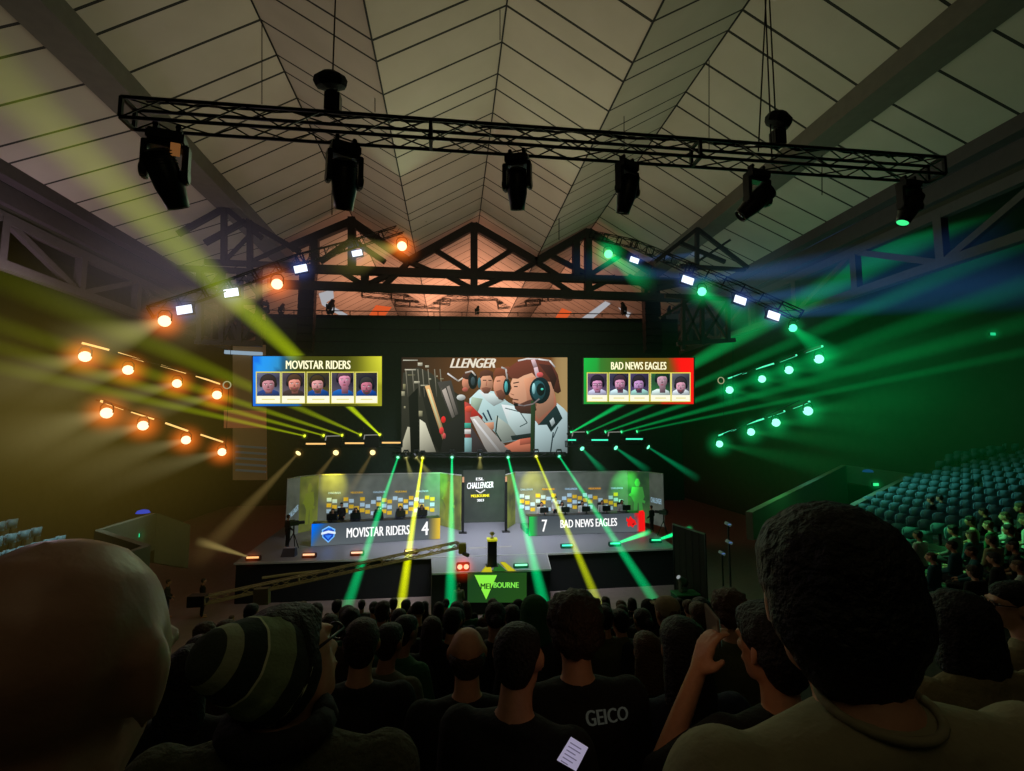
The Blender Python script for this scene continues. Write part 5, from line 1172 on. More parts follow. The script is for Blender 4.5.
# E: shirt lettered on the back, curly hair
loc, d = place_head(574, 630, 56, .20)
r = person('sit', loc, 0, 'broad seated person with curly hair, pale lettering on the back of a black shirt', None, 0, 'curly', 2, 'black', True, 'black')
a = V(r.location)
from mathutils.bvhtree import BVHTree
jm = base_meshes('sit')['jumper']; bv = BVHTree.FromPolygons([v.co for v in jm.vertices], [tuple(q.vertices) for q in jm.polygons])
def on_back(x, z):
    hit = bv.ray_cast(V((x, -1, z)), V((0, 1, 0)))[0]; return V((x, (hit.y if hit else -.15) - .006, z))
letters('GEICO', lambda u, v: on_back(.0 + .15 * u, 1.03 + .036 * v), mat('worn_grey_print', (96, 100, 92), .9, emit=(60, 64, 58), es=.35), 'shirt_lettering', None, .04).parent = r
# filler rows going down to the floor
rnd = random.Random(11); sty = ['short', 'short', 'crop', 'full', 'long', 'curly', 'bun', 'bob']; tops = ['black', 'charcoal', 'navy', 'brown', 'olive', 'black', 'grey', 'green']
for ri, (d, x0, x1, stp) in enumerate(((4.6, 300, 760, 46), (6.2, 250, 770, 36), (8.2, 300, 740, 30), (11., 330, 720, 25))):
    x = x0 + rnd.random() * 10
    while x < x1:
        w = .185 * F / d; py = 434 + F * (.20 + .335 * d) / d + rnd.uniform(-2, 3) - (3 if ri > 1 else 0)
        if 180 < x < 340 and ri < 1: x += stp; continue
        p = UD(x, py, d); h = POSES['sit']['hd']; h0 = rnd.choice(sty); tp = rnd.choice(tops)
        person('sit', (p.x, p.y - h[1], p.z - h[2]), rnd.uniform(-.3, .3), 'small seated spectator with dark hair in a middle row, facing the stage', 'spectators in the middle rows', rnd.randrange(3), h0, rnd.randrange(5), tp, True, 'black', 'cap' if rnd.random() < .12 else None, 'charcoal')
        x += stp * rnd.uniform(.8, 1.3)

# ------------------------------------------------------------------ the large near figures
def hero(name_label, px, py, w, hw, pose_mod, Rh, hair, hc, top, skin, topm=None, long=False, rz=0., voxel=.009, noise=None, cap=None):
    P = {k: (list(v) if isinstance(v, list) else v) for k, v in POSES['sit'].items()}; P.update(pose_mod); R = Rh.to_matrix() if Rh else Matrix.Identity(3)
    k = 1 + ((px - 512) / F) ** 2 * .5; d = hw * F * k / w; p = UD(px, py, d); h = V(P['hd']); h2 = Matrix.Rotation(rz, 3, 'Z') @ h
    r = empty('person', (p.x - h2.x, p.y - h2.y, p.z - h2.z), name_label, 'person', None, rz)
    me = body_mesh(P, 'body', voxel, R=R, smooth=2); me.materials.append(skin); paint_face(me, P, R); o = bpy.data.objects.new('body', me); COL.objects.link(o); o.parent = r
    me = body_mesh(dict(P, long=long), 'shirt', .012, .014, 'shirt'); mobj('shirt', me, topm or CLOTH[top], r)
    me = body_mesh(P, 'trousers', .018, .012, 'trousers'); mobj('trousers', me, CLOTH['black'], r)
    if hair: mobj('hair', hair_mesh(P, hair, 'hair', R, .008), HAIRS[hc], r)
    return r, P, R
E_ = Euler
HM = dict(sh=[(-.205, -.05, 1.10), (.205, -.05, 1.10)], nb=(0, -.035, 1.155), che=(0, -.045, .98), hd=(0, .03, 1.27))
# A: bald head, left
M_bald = mat('bald_skin', (176, 132, 108), .42, 0, .12, 26, .10)
rA, PA, RA = hero('large bald head of a person at the lower left, very near', 54, 688, 285, .155, HM, E_((-.32, 0, -.02)), None, 0, 'olive', M_bald, None, True, 0)
# J: big dark head, right
M_tee = mat('pale_khaki_tee', (150, 142, 112), .9, 0, .4, 18, .1)
rJ, PJ, RJ = hero('large dark-haired person in a pale khaki T-shirt, nearest on the right', 829, 606, 163, .184, HM, E_((-.05, 0, -.22)), 'hero', 1, 'beige', SKINS[0], M_tee, False, 0)
b = MB(); c = V(PJ['nb']); b.tube([c + V((.063 * math.cos(a), -.004 + .060 * math.sin(a), .026 + .010 * math.sin(a))) for a in [2 * PI * k / 24 for k in range(25)]], .0055, 8); b.build('collar', M_tee, rJ, True, False)
# K: bobbed hair
rK, PK, RK = hero('person with full black bobbed hair and beige top, right of the large dark head', 956, 630, 84, .20, HM, None, 'bob', 1, 'beige', SKINS[0], mat('beige_knit', (132, 120, 86), .95, 0, .6, 30, .15), True, 0)
# L: right edge, face turned left
rL, PL, RL = hero('person at the right edge turned to the left, pale face visible', 1012, 606, 56, .185, {}, E_((0, 0, .9)), 'short', 1, 'beige', SKINS[2], None, True, .3)
b = MB(); c = V(PL['hd']); T = lambda p: c + RL @ V(p)
for s in (-1, 1): b.tube([T((s * .032 + .022 * math.cos(a), .100, .012 + .018 * math.sin(a))) for a in [2 * PI * k / 12 for k in range(13)]], .003, 5); b.tube([T((s * .055, .098, .015)), T((s * .080, .02, .018))], .003, 5)
b.tube([T((-.010, .104, .014)), T((.010, .104, .014))], .003, 5); b.build('glasses', M_plastic, rL, True, False)
# B: striped beanie, glasses, head tilted left
RB = E_((.15, -.3, -.6)); RH = E_((.75, -.8, 0)); rB, PB, RBm = hero('person in a striped knitted beanie tilted left, wearing glasses', 291, 664, 82, .155, dict(HM, long=True), RB, 'short', 4, 'olive', SKINS[0], mat('knitted_olive_jumper', (74, 76, 56), .95, 0, .9, 45, .25), True, 0)
def stripes():
    m = bpy.data.materials.new('striped_knit'); m.use_nodes = True; nt = m.node_tree; N = nt.nodes; L = nt.links; b = N['Principled BSDF']; b.inputs['Roughness'].default_value = .95
    tc = N.new('ShaderNodeTexCoord'); mp = N.new('ShaderNodeMapping'); L.new(tc.outputs['Object'], mp.inputs[0]); mp.vector_type = 'POINT'
    sp = N.new('ShaderNodeSeparateXYZ'); L.new(mp.outputs[0], sp.inputs[0])
    cr = N.new('ShaderNodeValToRGB'); cr.color_ramp.interpolation = 'CONSTANT'; e = cr.color_ramp.elements
    cols = [(0, (20, 28, 24)), (.18, (215, 225, 190)), (.205, (44, 58, 50)), (.36, (130, 150, 112)), (.58, (215, 222, 185)), (.60, (40, 52, 46)), (.78, (160, 168, 138)), (.9, (56, 64, 52))]
    e[0].position = 0; e[0].color = (*lin(cols[0][1]), 1); e[1].position = cols[1][0]; e[1].color = (*lin(cols[1][1]), 1)
    for p, c in cols[2:]: q = e.new(p); q.color = (*lin(c), 1)
    z = node_math(nt, 'DIVIDE', node_math(nt, 'ADD', sp.outputs[2], .01), .225, True); L.new(z, cr.inputs[0]); L.new(cr.outputs[0], b.inputs['Base Color'])
    no = N.new('ShaderNodeTexNoise'); no.inputs['Scale'].default_value = 160; L.new(tc.outputs['Object'], no.inputs['Vector']); bp = N.new('ShaderNodeBump'); bp.inputs['Strength'].default_value = .5; bp.inputs['Distance'].default_value = .004; L.new(no.outputs['Fac'], bp.inputs['Height']); L.new(bp.outputs['Normal'], b.inputs['Normal'])
    return m
bm = bmesh.new(); lump(bm, [((0, -.01, .065), (.092, .100, .070)), ((0, -.045, .015), (.086, .072, .04)), ((0, .04, .05), (.076, .055, .04))]); lump(bm, [((0, -.01, .10), (.080, .088, .05)), ((0, -.02, .185), (.050, .050, .03))])
me = melt(bm, 'beanie', .007, 3); o = bpy.data.objects.new('beanie', me); COL.objects.link(o); me.materials.append(stripes()); o.parent = rB; o.location = V(PB['hd']) + V((-.005, -.01, .0)); o.rotation_euler = RH
b = MB(); b.lathe([(.094, -.016), (.103, -.012), (.105, .012), (.096, .018)], n=32); q = b.build('brim_band', mat('dark_knit', (26, 34, 30), .95, 0, .8, 90), None, True); q.parent = o; q.location = (0, -.006, .035); q.scale = (.93, 1.02, 1); q.rotation_euler = (.12, 0, 0)
b = MB(); c = V(PB['hd']); T = lambda p: c + RBm @ V(p)
for s in (-1, 1): b.tube([T((s * .032 + .024 * math.cos(a), .103, .012 + .019 * math.sin(a))) for a in [2 * PI * k / 14 for k in range(15)]], .0032, 6); b.tube([T((s * .057, .100, .016)), T((s * .084, .0, .02))], .0032, 6)
b.tube([T((-.009, .107, .014)), T((.009, .107, .014))], .003, 6); b.build('glasses', M_plastic, rB, True, False)
b = MB(); b.tube([V(PB['nb']) + V((.085 * math.cos(a), .0 + .080 * math.sin(a), .035)) for a in [2 * PI * k / 24 for k in range(25)]], .026, 8); b.build('scarf', CLOTH['black'], rB, True, False)
# I: person holding a phone up with the left hand
hd = V((0, .02, 1.27))
modI = dict(elb=[(-.33, .10, .90), (.24, .03, .76)], wri=[(-.19, .12, 1.17), (.12, .25, .66)], hdir=[(.42, .1, .9), (.4, .9, -.1)], palm=[(.9, .1, -.35), (0, 0, -1)], curl=.42)
rI, PI_, RI = hero('person in black raising a small phone beside the face with the left hand', 770, 650, 64, .17, modI, E_((0, 0, .3)), 'full', 1, 'black', SKINS[0], None, False, 0, .0075)
ph = V((-.115, .15, 1.30)); r = empty('phone', V(rI.location) + ph, 'thin pale-edged phone held up at the side of the head', 'phone')
Rp = Matrix.Rotation(-.35, 3, 'Y') @ Matrix.Rotation(.5, 3, 'X'); w0 = V(rI.location) + ph
b = MB(); b.box(w0, (.009, .07, .145), Rp); b.build('case', mat('pale_phone_edge', (150, 155, 150), .3, .3), r, bevel=.003)
b = MB(); b.box(w0 + Rp @ V((.0055, 0, 0)), (.001, .062, .132), Rp); b.build('display', mat('dim_phone_screen', (60, 90, 80), .2, emit=(60, 100, 85), es=.4), r)
# sheet of white paper / lanyard card hanging in the dark, lower middle
c = UD(572, 753, 1.25); r = empty('lanyard_card', c, 'small tilted pale violet printed card glowing in the dark, bottom centre', 'card')
def cp(px, py, o=0): return UD(px, py, 1.25 - o)
b = MB(); b.sheet([cp(571, 737), cp(588, 747.5), cp(576, 771), cp(557, 760)], .002); b.build('card_face', mat('violet_white_card', (190, 184, 205), .6, emit=(176, 168, 196), es=.62), r)
b = MB()
for k in range(6):
    a_ = V((570.5 - k * 2.1 + 1, 741.5 + k * 3.8)); a = (570.5 - k * 1.9, 742 + k * 3.6); w_ = (11, 12, 9, 12, 10, 7)[k]
    b.add([cp(a[0], a[1], .004), cp(a[0] + w_, a[1] + w_ * .62, .004), cp(a[0] + w_ - .5, a[1] + w_ * .62 + 1, .004), cp(a[0] - .5, a[1] + 1, .004)], [(0, 1, 2, 3)])
b.build('printed_lines', mat('faint_print', (120, 112, 140), .8, emit=(110, 102, 130), es=.5), r)

# ------------------------------------------------------------------ people on and around the stage
def sit_at(p, rz, **k): return person('sit', p, rz, **k)
def desk_players(f, top, jers, sk, hc, team, start):
    for k in range(5):
        p = f(start + k * .18, 0, -1.15); p.z = 2.36; a = f(1, 0) - f(0, 0)
        r = person('sit', p, math.atan2(a.y, a.x) + PI, 'seated player in %s, %s from the left behind the %s desk' % (jers[1], ('first', 'second', 'third', 'fourth', 'fifth')[k], team), 'players at the %s desk' % team, sk[k], 'short', hc[k], jers[0], False, 'black', s=1.12)
        headset(POSES['sit'], r)
        c = empty('gaming_chair', p, 'black high-backed gaming chair, %s from the left behind the %s desk' % (('first', 'second', 'third', 'fourth', 'fifth')[k], team), 'chair', 'gaming chairs at the %s desk' % team, math.atan2(a.y, a.x) + PI)
        b = MB(); b.box((0, .1, .42), (.5, .5, .08)); b.build('seat', M_plastic, c, world=False, bevel=.02)
        b = MB(); b.sheet([(-.25, -.2, .5), (.25, -.2, .5), (.22, -.30, 1.35), (-.22, -.30, 1.35)], .08); b.build('backrest', M_plastic, c, world=False, bevel=.02)
        b = MB(); b.tube([(0, .1, .06), (0, .1, .4)], .03); b.build('gas_column', M_black, c, world=False)
        b = MB()
        for q in range(5): b.bar((0, .1, .06), (.3 * math.cos(q * 1.257), .1 + .3 * math.sin(q * 1.257), .04), .05)
        b.build('star_base', M_black, c, world=False)
b = MB()
for f_ in (fDL, fDR): b.sheet([V((q.x, q.y, 2.18)) for q in (f_(0, 0, -.75), f_(1, 0, -.75), f_(1, 0, -2.6), f_(0, 0, -2.6))], .34, (0, 0, 1))
tag(b.build('floor.004', M_plastic), kind='structure')
desk_players(fDL, topL, ('navy', 'dark blue'), (0, 1, 0, 2, 1), (0, 2, 1, 4, 0), 'blue-ended', .14)
desk_players(fDR, topR, ('white', 'white'), (0, 1, 2, 0, 1), (1, 0, 2, 1, 4), 'green and red ended', .14)
p = fDL(.2, 0, -2.1); p.z = 2.36; person('stand', p, PI, 'standing coach with dark hair and pale lanyard behind the blue-ended desk', None, 0, 'full', 1, 'black', True, 'black')
p = fDR(.30, 0, -2.1); p.z = 2.36; person('stand', p, PI, 'standing coach in a white jersey behind the green and red ended desk', None, 0, 'full', 1, 'white', True, 'black')
p = UZ(652, 533, 2.0); p.z = 2.0; person('stand', p, .6, 'standing stage hand in black at the right end of the booths', None, 1, 'short', 1, 'black', True, 'black')
p = UZ(287, 548, 2.0); p.z = 2.0; person('stand', p, -.8, 'standing camera operator in black at the left end of the booths', None, 1, 'short', 1, 'black', True, 'black', s=1.05)
def tv_camera(p, rz, label):
    r = empty('broadcast_camera', p, label, 'camera', None, rz)
    b = MB(); b.box((0, 0, 1.45), (.22, .5, .26)); b.box((0, -.1, 1.62), (.08, .3, .06)); b.build('camera_body', M_plastic, r, world=False, bevel=.02)
    b = MB(); b.tube([(0, .25, 1.45), (0, .55, 1.45)], .09, 14); b.build('lens_barrel', M_black, r, world=False)
    b = MB(); b.tube([(0, 0, .8), (0, 0, 1.32)], .04); b.build('pedestal', M_truss, r, world=False)
    for k in range(3): a = k * 2.09; b = MB(); b.tube([(0, 0, .95), (.4 * math.cos(a), .4 * math.sin(a), 0.02)], .025); b.build('leg', M_truss, r, world=False)
p = UZ(293, 550, 2.0); p.z = 2.0; tv_camera(p, -1.0, 'black broadcast camera on a tripod at the left stage corner')
p = UZ(664, 536, 2.0); p.z = 2.0; tv_camera(p, .8, 'black broadcast camera on a tripod at the right stage corner')
# small stage monitor box
p = UZ(291.5, 554, 2.0); p.z = 2.0; r = empty('floor_monitor', p + V((0, -.4, 0)), 'small pale-topped wedge monitor at the left of the stage', 'speaker')
b = MB(); w0 = p + V((0, -.4, 0)); b.add([w0 + V(q) for q in ((-.35, -.25, 0), (.35, -.25, 0), (.35, .25, 0), (-.35, .25, 0), (-.3, -.05, .4), (.3, -.05, .4), (.3, .22, .4), (-.3, .22, .4))], [(0, 1, 2, 3), (4, 5, 6, 7), (0, 1, 5, 4), (1, 2, 6, 5), (2, 3, 7, 6), (3, 0, 4, 7)]); b.build('cabinet', M_plastic, r)
b = MB(); b.box(w0 + V((0, .08, .41)), (.6, .28, .02)); b.build('top_plate', mat('pale_plate', (150, 150, 160), .6), r)

# ------------------------------------------------------------------ camera crane
j0, j1 = U(205, 600, 20.5), U(458, 545, 23.0)
crane = lattice('camera_crane', j0 and 'long camera crane arm reaching from lower left up to the central thrust', j0, j1, .26, None, .03, .5, mat('crane_metal', (130, 118, 84), .5, .4, emit=(90, 80, 40), es=.12))  # faint glow in the metal stands for yellow beam light
crane['category'] = 'camera crane'
p = j1; b = MB(); b.box(p + V((.2, 0, -.15)), (.35, .35, .45)); b.build('remote_head', mat('olive_metal', (120, 116, 50), .5, .3), crane, bevel=.03)
b = MB(); b.tube([p + V((.25, -.1, -.35)), p + V((.45, -.3, -.4))], .09, 12); b.build('camera_lens', M_plastic, crane)
b = MB(); b.bar(U(262, 588, 20.9), U(262, 604, 20.9), .55, .3); b.build('pivot_box', mat('tan_case', (112, 100, 72), .7), crane)
b = MB(); q = U(255, 590, 20.9); b.tube([q, (q.x, q.y, .05)], .06); b.build('pedestal', M_black, crane)
for k in range(3): a = k * 2.09 + .4; b = MB(); b.tube([(q.x, q.y, 1.0), (q.x + .9 * math.cos(a), q.y + .9 * math.sin(a), .03)], .04); b.build('leg', M_black, crane)
b = MB(); b.box(j0 + V((-.25, 0, 0)), (.6, .4, .4)); b.build('counterweight', M_black, crane)
b = MB(); b.tube([U(262, 578, 21), U(290, 574, 21.4), U(320, 571, 21.8)], .05, 6); b.build('rail', MATS['crane_metal'], crane)
for x, y, lab, tp, rz in ((232, 612, 'crane operator with pale hair standing left of the crane arm', 'charcoal', -.9), (269, 590, 'crane assistant behind the pivot box', 'charcoal', -.5), (292, 592, 'crew member seated low beside the crane arm', 'black', -.4), (205, 560, 'crew member standing in the dark left of the stage', 'black', -1.), (170, 560, 'crew member standing by the left parapet wall', 'charcoal', -1.2), (459, 575, 'crew member behind the red-orange lamps', 'olive', 0)):
    Y = 20 if x < 300 else 22.9
    if x in (205, 170): Y = 25
    p = U(x, y - 8, Y); person('stand', (p.x, p.y, 0.0 if x != 205 else 0), rz, lab, None, 0, 'short', 2 if x != 232 else 3, tp, True, 'black')
# right of the stage: black curtain on a frame, road case with a lamp
q0, q1 = UZ(673, 603, 0), UZ(705, 603, 0)
r = empty('curtain_frame', (q0.x, 23.5, 0), 'black curtain hung on a slim metal frame right of the stage', 'curtain')
a, c = U(673, 524, 24.3), U(705, 534, 21.5)
b = MB(); n_ = 14; vs = []; fs = []
for k in range(n_ + 1):
    t = k / n_; x = a.x + (c.x - a.x) * t; y = a.y + (c.y - a.y) * t + .12 * math.sin(k * 2.2); vs += [(x, y, .02), (x, y, a.z + (c.z - a.z) * t)]
for k in range(n_): fs.append((2 * k, 2 * k + 2, 2 * k + 3, 2 * k + 1))
b.add(vs, fs); b.build('curtain', M_drape, r)
b = MB(); b.bar(a, c, .07); b.build('top_rail', mat('green_lit_rail', (90, 110, 96), .5, .4), r)  # green light put into the rail colour
for e in (a, c): b = MB(); b.bar(e, (e.x, e.y, 0), .06); b.build('post', M_truss, r)
p = UZ(672, 603, 0); w0 = V((p.x - .2, 22.3, 0)); r = empty('road_case', w0, 'black road case with green-lit metal edges right of the stage', 'case')
b = MB(); b.box(w0 + V((0, 0, .6)), (1.1, .7, 1.0)); b.build('body', M_black, r, bevel=.02)
for z in (.12, 1.1): b = MB(); b.box(w0 + V((0, 0, z)), (1.14, .74, .05)); b.build('metal_edge', mat('green_lit_edge', (70, 150, 100), .4, .5), r)  # metal edges carry the green light in their base colour
for sx in (-1, 1):
    for sy in (-1, 1): b = MB(); b.tube([w0 + V((sx * .42, sy * .25 - .03, .05)), w0 + V((sx * .42, sy * .25 + .03, .05))], .05, 12); b.build('wheel', M_plastic, r)
b = MB(); b.bar(w0 + V((.2, -.37, .5)), w0 + V((.4, -.37, .5)), .03, .1); b.build('latch', MATS['green_lit_edge'], r)
m = moving_head(w0 + V((-.1, 0, 1.12)), 'pale moving head standing on the road case', None, .9, .4, .9, (190, 200, 200), .5, mat('grey_plastic', (90, 96, 94), .5), up=True)
# equipment rack and small lights in the dark at the right
for x, y, Y in ((728, 524, 20), (729, 542, 19), (722, 553, 20)):
    p = U(x, y, Y); r = empty('rack_unit', p, 'small pale equipment box glinting in the dark right of the curtain', 'equipment', 'equipment boxes right of the curtain')
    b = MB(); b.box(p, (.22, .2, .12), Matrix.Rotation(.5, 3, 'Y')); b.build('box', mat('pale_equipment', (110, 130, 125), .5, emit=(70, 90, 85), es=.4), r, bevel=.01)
    b = MB(); b.box(p + V((0, -.11, .0)), (.12, .02, .03)); b.build('status_light', emat('faint_led', (90, 120, 190), .7), r)
    b = MB(); b.bar(p - V((0, 0, .05)), (p.x, p.y, 0), .05); b.build('stand', M_truss, r)

# ------------------------------------------------------------------ parapet walls round the side entrances
def wallpoly(name, quads, label, m=M_conc):
    r = empty(name, quads[0][0], label, 'wall', 'concrete parapets at the side entrances')
    for q in quads: b = MB(); b.sheet(q, .22); b.build('parapet', m, r)
    return r
def dn_(p, dz): return p - V((0, 0, dz))
a = [U(98, 530, 19.5), U(154, 513, 22.5), U(188, 525, 25.5), U(147, 545.5, 17.5), U(105, 560, 15.2)]
r = wallpoly('entrance_parapet', [[a[0], a[1], dn_(a[1], 1.5), dn_(a[0], 1.5)], [a[1], a[2], dn_(a[2], 2.0), dn_(a[1], 2.0)], [a[0], a[3], dn_(a[3], 1.1), dn_(a[0], 1.1)], [a[4], a[3], dn_(a[3], 1.1), dn_(a[4], 1.0)]], 'angled concrete parapet round the left side entrance, with a green lamp')
a = [U(749, 512, 15.5), U(844, 465, 24.5), U(912, 474, 23.0), U(846, 508, 17.0)]
r = wallpoly('entrance_parapet', [[a[0], a[1], dn_(a[1], 2.2), dn_(a[0], .9)], [a[1], a[2], dn_(a[2], 1.0), dn_(a[1], .9)], [a[2], a[3], dn_(a[3], 1.2), dn_(a[2], 1.0)]], 'angled concrete parapet round the right side entrance, lit dim green', mat('green_lit_concrete', (120, 130, 110), .9, 0, .3, 6, .15))  # green light of this side put into the concrete colour
b = MB(); b.sheet([dn_(a[1], 1.0) + V((0, .3, 0)), dn_(a[2], .9) + V((0, .3, 0)), dn_(a[2], 3.2) + V((0, .3, 0)), dn_(a[1], 3.2) + V((0, .3, 0))], .1); tag(b.build('door_1', mat('doorway_shade', (14, 26, 20), .9)), kind='structure')  # dark sheet standing in for shade in the open doorway
for x, y, Y, c, nm in ((135.5, 535.5, 21.5, (40, 255, 170), 'small green exit lamp on the left parapet'), (876, 484.5, 22.3, (60, 255, 150), 'small green exit lamp above the right doorway'), (993, 334, 22, (40, 210, 140), 'small green exit lamp high in the dark at far right')):
    p = U(x, y, Y); r = empty('exit_lamp', p, nm, 'exit sign', 'small green exit lamps')
    b = MB(); b.box(p + V((0, .06, 0)), (.34, .08, .20)); b.build('housing', M_plastic, r)
    b = MB(); b.box(p, (.28, .03, .14)); b.build('lit_face', emat('exit_%d_%d_%d' % c, c, .9), r); o = ball('glow', p, .45, glow_mat((0, 200, 100), .8, 2.5), r); o['kind'] = 'stuff'
for x, y, Y, nm in ((143, 513, 22.6, 'left'), (868, 472, 23.3, 'right')):
    p = U(x, y, Y); r = empty('blue_marker_lamp', p, 'dim blue marker lamp on top of the %s parapet' % nm, 'lamp'); b = MB(); b.lathe([(.05, -.02), (.26, 0), (.2, .1), (.05, .14)], p, 14); b.build('dome', emat('blue_dome' + nm, (50, 70, 190) if nm == 'left' else (30, 90, 140), .8 if nm == 'left' else .4), r, True)

# ------------------------------------------------------------------ seats
M_seat = mat('pale_blue_seat_plastic', (104, 140, 156), .5, 0, .05, 30, .1)
def seat_proto():
    r = empty('stadium_seat', (0, 0, 0)); 
    b = MB(); pr = []
    vs = []; n1, n2 = 7, 6
    for i in range(n1):
        for j in range(n2):
            u = i / (n1 - 1) - .5; v = j / (n2 - 1); w_ = .24 * (1 - .18 * max(0, v - .6) / .4) * 2; vs.append((u * w_, -.20 - .07 * v + .05 * (2 * u) ** 2 * 1.0, .36 + .42 * v - .06 * abs(2 * u) ** 3 * (v > .95)))
    m = len(vs); vs += [(x, y - .03, z) for x, y, z in vs]
    fs = []
    for i in range(n1 - 1):
        for j in range(n2 - 1): k = i * n2 + j; fs += [(k, k + 1, k + n2 + 1, k + n2), (m + k, m + k + n2, m + k + n2 + 1, m + k + 1)]
    for i in range(n1 - 1): fs += [(i * n2, (i + 1) * n2, m + (i + 1) * n2, m + i * n2), (i * n2 + n2 - 1, m + i * n2 + n2 - 1, m + (i + 1) * n2 + n2 - 1, (i + 1) * n2 + n2 - 1)]
    for j in range(n2 - 1): fs += [(j, m + j, m + j + 1, j + 1), ((n1 - 1) * n2 + j, (n1 - 1) * n2 + j + 1, m + (n1 - 1) * n2 + j + 1, m + (n1 - 1) * n2 + j)]
    b.add(vs, fs); b.build('backrest', M_seat, r, True, False)
    b = MB(); b.sheet([(-.22, -.16, .42), (.22, -.16, .42), (.21, -.10, .80), (-.21, -.10, .80)], .05); b.build('folding_seat', M_seat, r, True, False, .02)
    b = MB(); b.bar((0, -.19, 0), (0, -.19, .42), .07, .05); b.box((0, -.19, .01), (.16, .12, .02)); b.build('pedestal', M_truss, r, world=False)
    return r
proto = seat_proto(); first = [True]
def put_seat(p, rz, label, group):
    global proto
    if first[0]: o = proto; first[0] = False
    else: o = copy_tree_fast(proto)
    o.location = p; o.rotation_euler = (0, 0, rz); o.scale = (.95, .9, .84); tag(o, label, 'seat', group); return o
PK_ = kids(proto)
def copy_tree_fast(o):
    c = o.copy(); COL.objects.link(c)
    for ch in PK_: d = ch.copy(); COL.objects.link(d); d.parent = c
    return c
# left stand: rows run along Y, facing right
def inview(p, x0, x1, y0, y1):
    v = p - CAM; f_ = v.dot(FW)
    if f_ < .5: return False
    x = 512 + F * v.dot(RT) / f_; y = 385.5 - F * v.dot(UP) / f_; return x0 < x < x1 and y0 < y < y1
steps = MB()
for k in range(7):
    q = 13.8 + .85 * k; h = 4.4 - .33 * k; z0 = CAM.z - h - .62
    steps.box((-(q + .15), 11.2, z0 / 2), (.86, 21.4, z0))
    yend = 21.3 if k else 22.9
    y = 21.1 - 12 * .55
    while y < yend:
        p = V((-q, y, z0)); 
        if inview(p + V((0, 0, .6)), -12, 120, 500, 600):
            gap = k == 0 and 21.2 < y < 21.7
            if not gap: put_seat(p, -PI / 2, 'pale blue empty stadium seat in the left stand', 'empty seats of the left stand')
        y += .55
tag(steps.build('floor.002', mat('stand_concrete', (70, 72, 58), .9, 0, .2, 5, .15)), kind='structure')
# right stand: rows on lines turned towards the stage
dv = ray(580, 430); dv.z = 0; dv.normalize(); nv = V((dv.y, -dv.x, 0)); rzR = math.atan2(dv.y, dv.x)
st = MB(); rnd = random.Random(4); cnt = 0; spots = []
dark = 0
for k in range(-4, 20):
    q = 9.98 + .8 * k; h = 3.0 - .14 * k; z0 = CAM.z - h - .62
    c0 = CAM + nv * q; a0, a1 = c0 + dv * 6, c0 + dv * (19.6 + .9 * max(k, -1)); a0.z = a1.z = 0
    vs = []
    for e in (a0, a1):
        for s in (-.15, .66): vs += [e + nv * s, e + nv * s + V((0, 0, z0))]
    st.add(vs, [(0, 1, 3, 2), (4, 6, 7, 5), (0, 4, 5, 1), (2, 3, 7, 6), (1, 5, 7, 3), (0, 2, 6, 4)])
    s = 7.0
    while s < 30:
        p = CAM + nv * q + dv * s; p.z = z0
        v = p + V((0, 0, .6)) - CAM; f_ = v.dot(FW); x = 512 + F * v.dot(RT) / f_; y = 385.5 - F * v.dot(UP) / f_
        lim = 850 + max(-10, (508 - y)) * 1.9
        if lim < x < 1034 and 425 < y < 610:
            aisle = abs(((s - 15.1 - .28 * k) + 4.5) % 9.0 - 4.5) < .6
            crowd = y > 512 + (1024 - x) * .33 and x > 905
            if not aisle:
                if crowd: spots.append((p, x, y))
                elif cnt < 250:
                    if rnd.random() > .03: put_seat(p, rzR + PI / 2 + PI / 2 - PI / 2, 'pale blue empty stadium seat in the green-lit right stand', 'empty seats of the right stand'); cnt += 1
        s += .57
tag(st.build('floor.003', mat('stand_concrete_green_lit', (56, 66, 52), .9, 0, .2, 5, .15)), kind='structure')  # left stand's concrete again, with green light put into its colour
print('SEATS', cnt, 'CROWDSPOTS', len(spots))
for i, (p, x, y) in enumerate(spots):
    if rnd.random() < .12: continue
    tp = rnd.choice(['white', 'green', 'grey', 'black', 'black', 'charcoal', 'beige', 'teal', 'white'])
    person('sit', p, rzR - PI / 2 + .25 + rnd.uniform(-.3, .5) + .35, 'seated spectator in the green-lit right stand, turned to the stage', 'spectators in the right stand', rnd.randrange(3), rnd.choice(['short', 'full', 'long', 'crop', 'short']), rnd.randrange(5), tp, rnd.random() < .6, 'charcoal')
for x, y, Y, tp, lab in ((932, 505, 15.5, 'black', 'spectator in black sitting alone among empty seats, left one'), (941, 503, 15.8, 'black', 'spectator in black sitting alone among empty seats, right one'), (1010, 528, 11.5, 'rust', 'spectator in warm-lit clothes at the right edge of the stand'), (985, 518, 13, 'black', 'spectator standing out dark against the pale seats')):
    p = U(x, y, Y); person('sit', (p.x, p.y, p.z - 1.1), rzR - PI / 2 + .6, lab, None, 0, 'short', 1, tp, True, 'black')
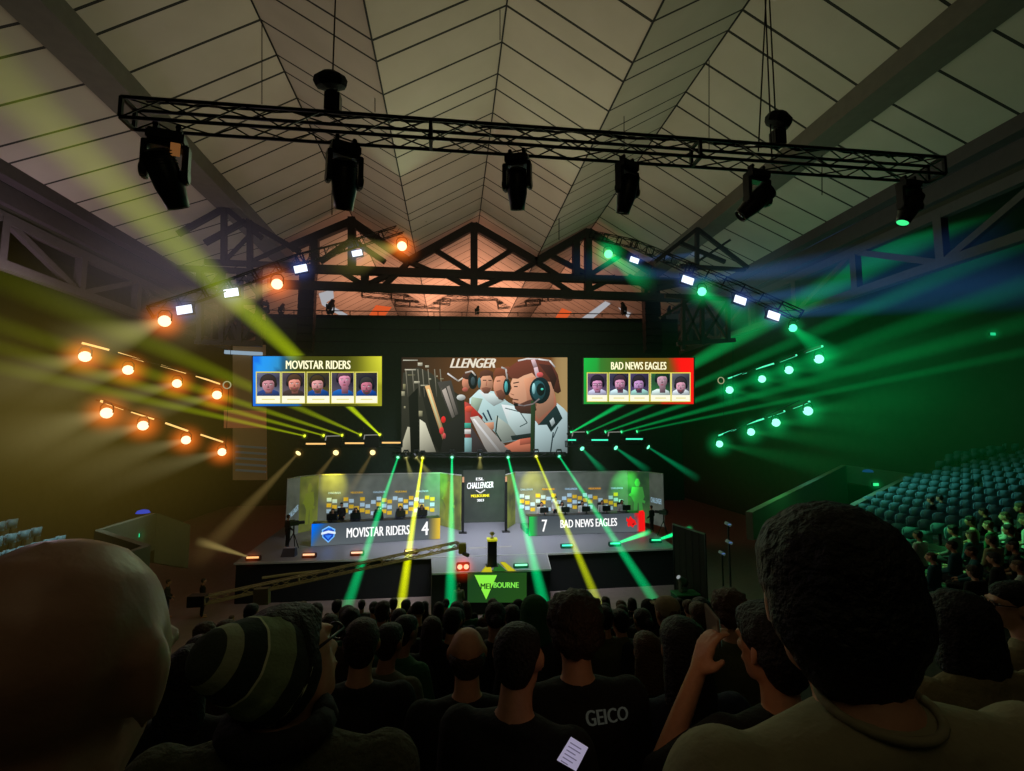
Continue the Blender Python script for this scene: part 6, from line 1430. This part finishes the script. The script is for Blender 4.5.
# ------------------------------------------------------------------ light
def area(name, loc, target, size, rgb, e, sy=None, spread=None):
    l = bpy.data.lights.new(name, 'AREA'); l.size = size; l.color = lin(rgb); l.energy = e
    if sy: l.shape = 'RECTANGLE'; l.size_y = sy
    if spread: l.spread = spread
    o = bpy.data.objects.new(name, l); COL.objects.link(o); o.location = loc
    o.rotation_mode = 'QUATERNION'; o.rotation_quaternion = (Vector(target) - Vector(loc)).to_track_quat('-Z', 'Y'); return o
def point(name, loc, rgb, e, r=.3):
    l = bpy.data.lights.new(name, 'POINT'); l.color = lin(rgb); l.energy = e; l.shadow_soft_size = r
    o = bpy.data.objects.new(name, l); COL.objects.link(o); o.location = loc; return o
area('roof_fill_light', (2, 20, 12), (2, 20, 23), 14, (255, 226, 190), 440)  # unseen broad fill added to light the near ceiling
area('roof_fill_light', (9, 18, 11), (14, 16, 22), 6, (120, 255, 170), 45)  # unseen green fill added for the right of the roof
area('roof_fill_light', (0, 44, 14), (0, 46, 23), 12, (255, 175, 140), 2600)  # unseen warm fill giving the far bay roof its orange
area('crowd_fill_light', (0, 24, 16), (0, 2, 7), 8, (190, 230, 180), 300)  # unseen fill standing in for stage glow on the audience
area('stage_fill_light', (2, 25, 15), (2, 32, 2), 8, (230, 235, 255), 950, spread=1.3)  # unseen fill added to brighten deck and booths
w = bpy.data.worlds.new('world'); SC.world = w; w.use_nodes = True
w.node_tree.nodes['Background'].inputs[0].default_value = (.02, .025, .02, 1); w.node_tree.nodes['Background'].inputs[1].default_value = .3

area('rear_fill_light', (0, -1.8, 12.5), (0, 2.5, 7), 4, (220, 200, 150), 11)  # no house lamp: dim fill added behind the camera for the backs
point('eaves_fill_light', (-15, 20, 13.0), (190, 165, 185), 500, 1.)  # no lamp here: fill added so the left girders show
point('eaves_fill_light', (16, 22, 12.5), (110, 190, 175), 90, 1.)  # matching added fill under the right eaves

def spot(loc, aim, rgb, e, ang=.35):
    l = bpy.data.lights.new('unseen_wash_spot', 'SPOT'); l.color = lin(rgb); l.energy = e; l.spot_size = ang; l.spot_blend = 1; l.shadow_soft_size = .1
    o = bpy.data.objects.new('unseen_wash_spot', l); COL.objects.link(o); o.location = loc; o.rotation_mode = 'QUATERNION'; o.rotation_quaternion = (Vector(aim) - Vector(loc)).to_track_quat('-Z', 'Y')
for x, c in ((334, (230, 215, 60)), (437, (90, 230, 110)), (533, (215, 205, 70)), (624, (90, 230, 110)), (497, (90, 200, 110))):
    a = U(x, 488, 35.2); spot(a + Vector((0, -2.6, 2.2)), a + Vector((0, 0, .1)), c, 1500 if x != 497 else 500, .75)
point('crane_fill_light', U(440, 545, 22.2), (230, 230, 60), 14, .1)  # yellow light added at the arm's end for the beam's colour

c = U(990, 556, 11.5); spot(c + Vector((-3.5, 4, 6)), c, (90, 255, 150), 2600, .72)  # green spot added to lift the seated crowd
c = U(940, 500, 17); spot(c + Vector((-5, 3, 6)), c, (110, 230, 205), 1700, 1.3)  # teal spot added to lift the right seats
point('warm_fill', UD(655, 625, 1.35), (255, 190, 140), .22, .05)  # unseen warm fill added for the raised hand and arm

point('parapet_fill_light', U(790, 455, 17), (90, 255, 140), 70, .4)  # green fill without a lamp, added to brighten the right parapet

c = U(45, 548, 19.5); spot(c + Vector((4, 3, 6)), c, (170, 215, 215), 1500, .9)  # pale spot added to lift the left seats
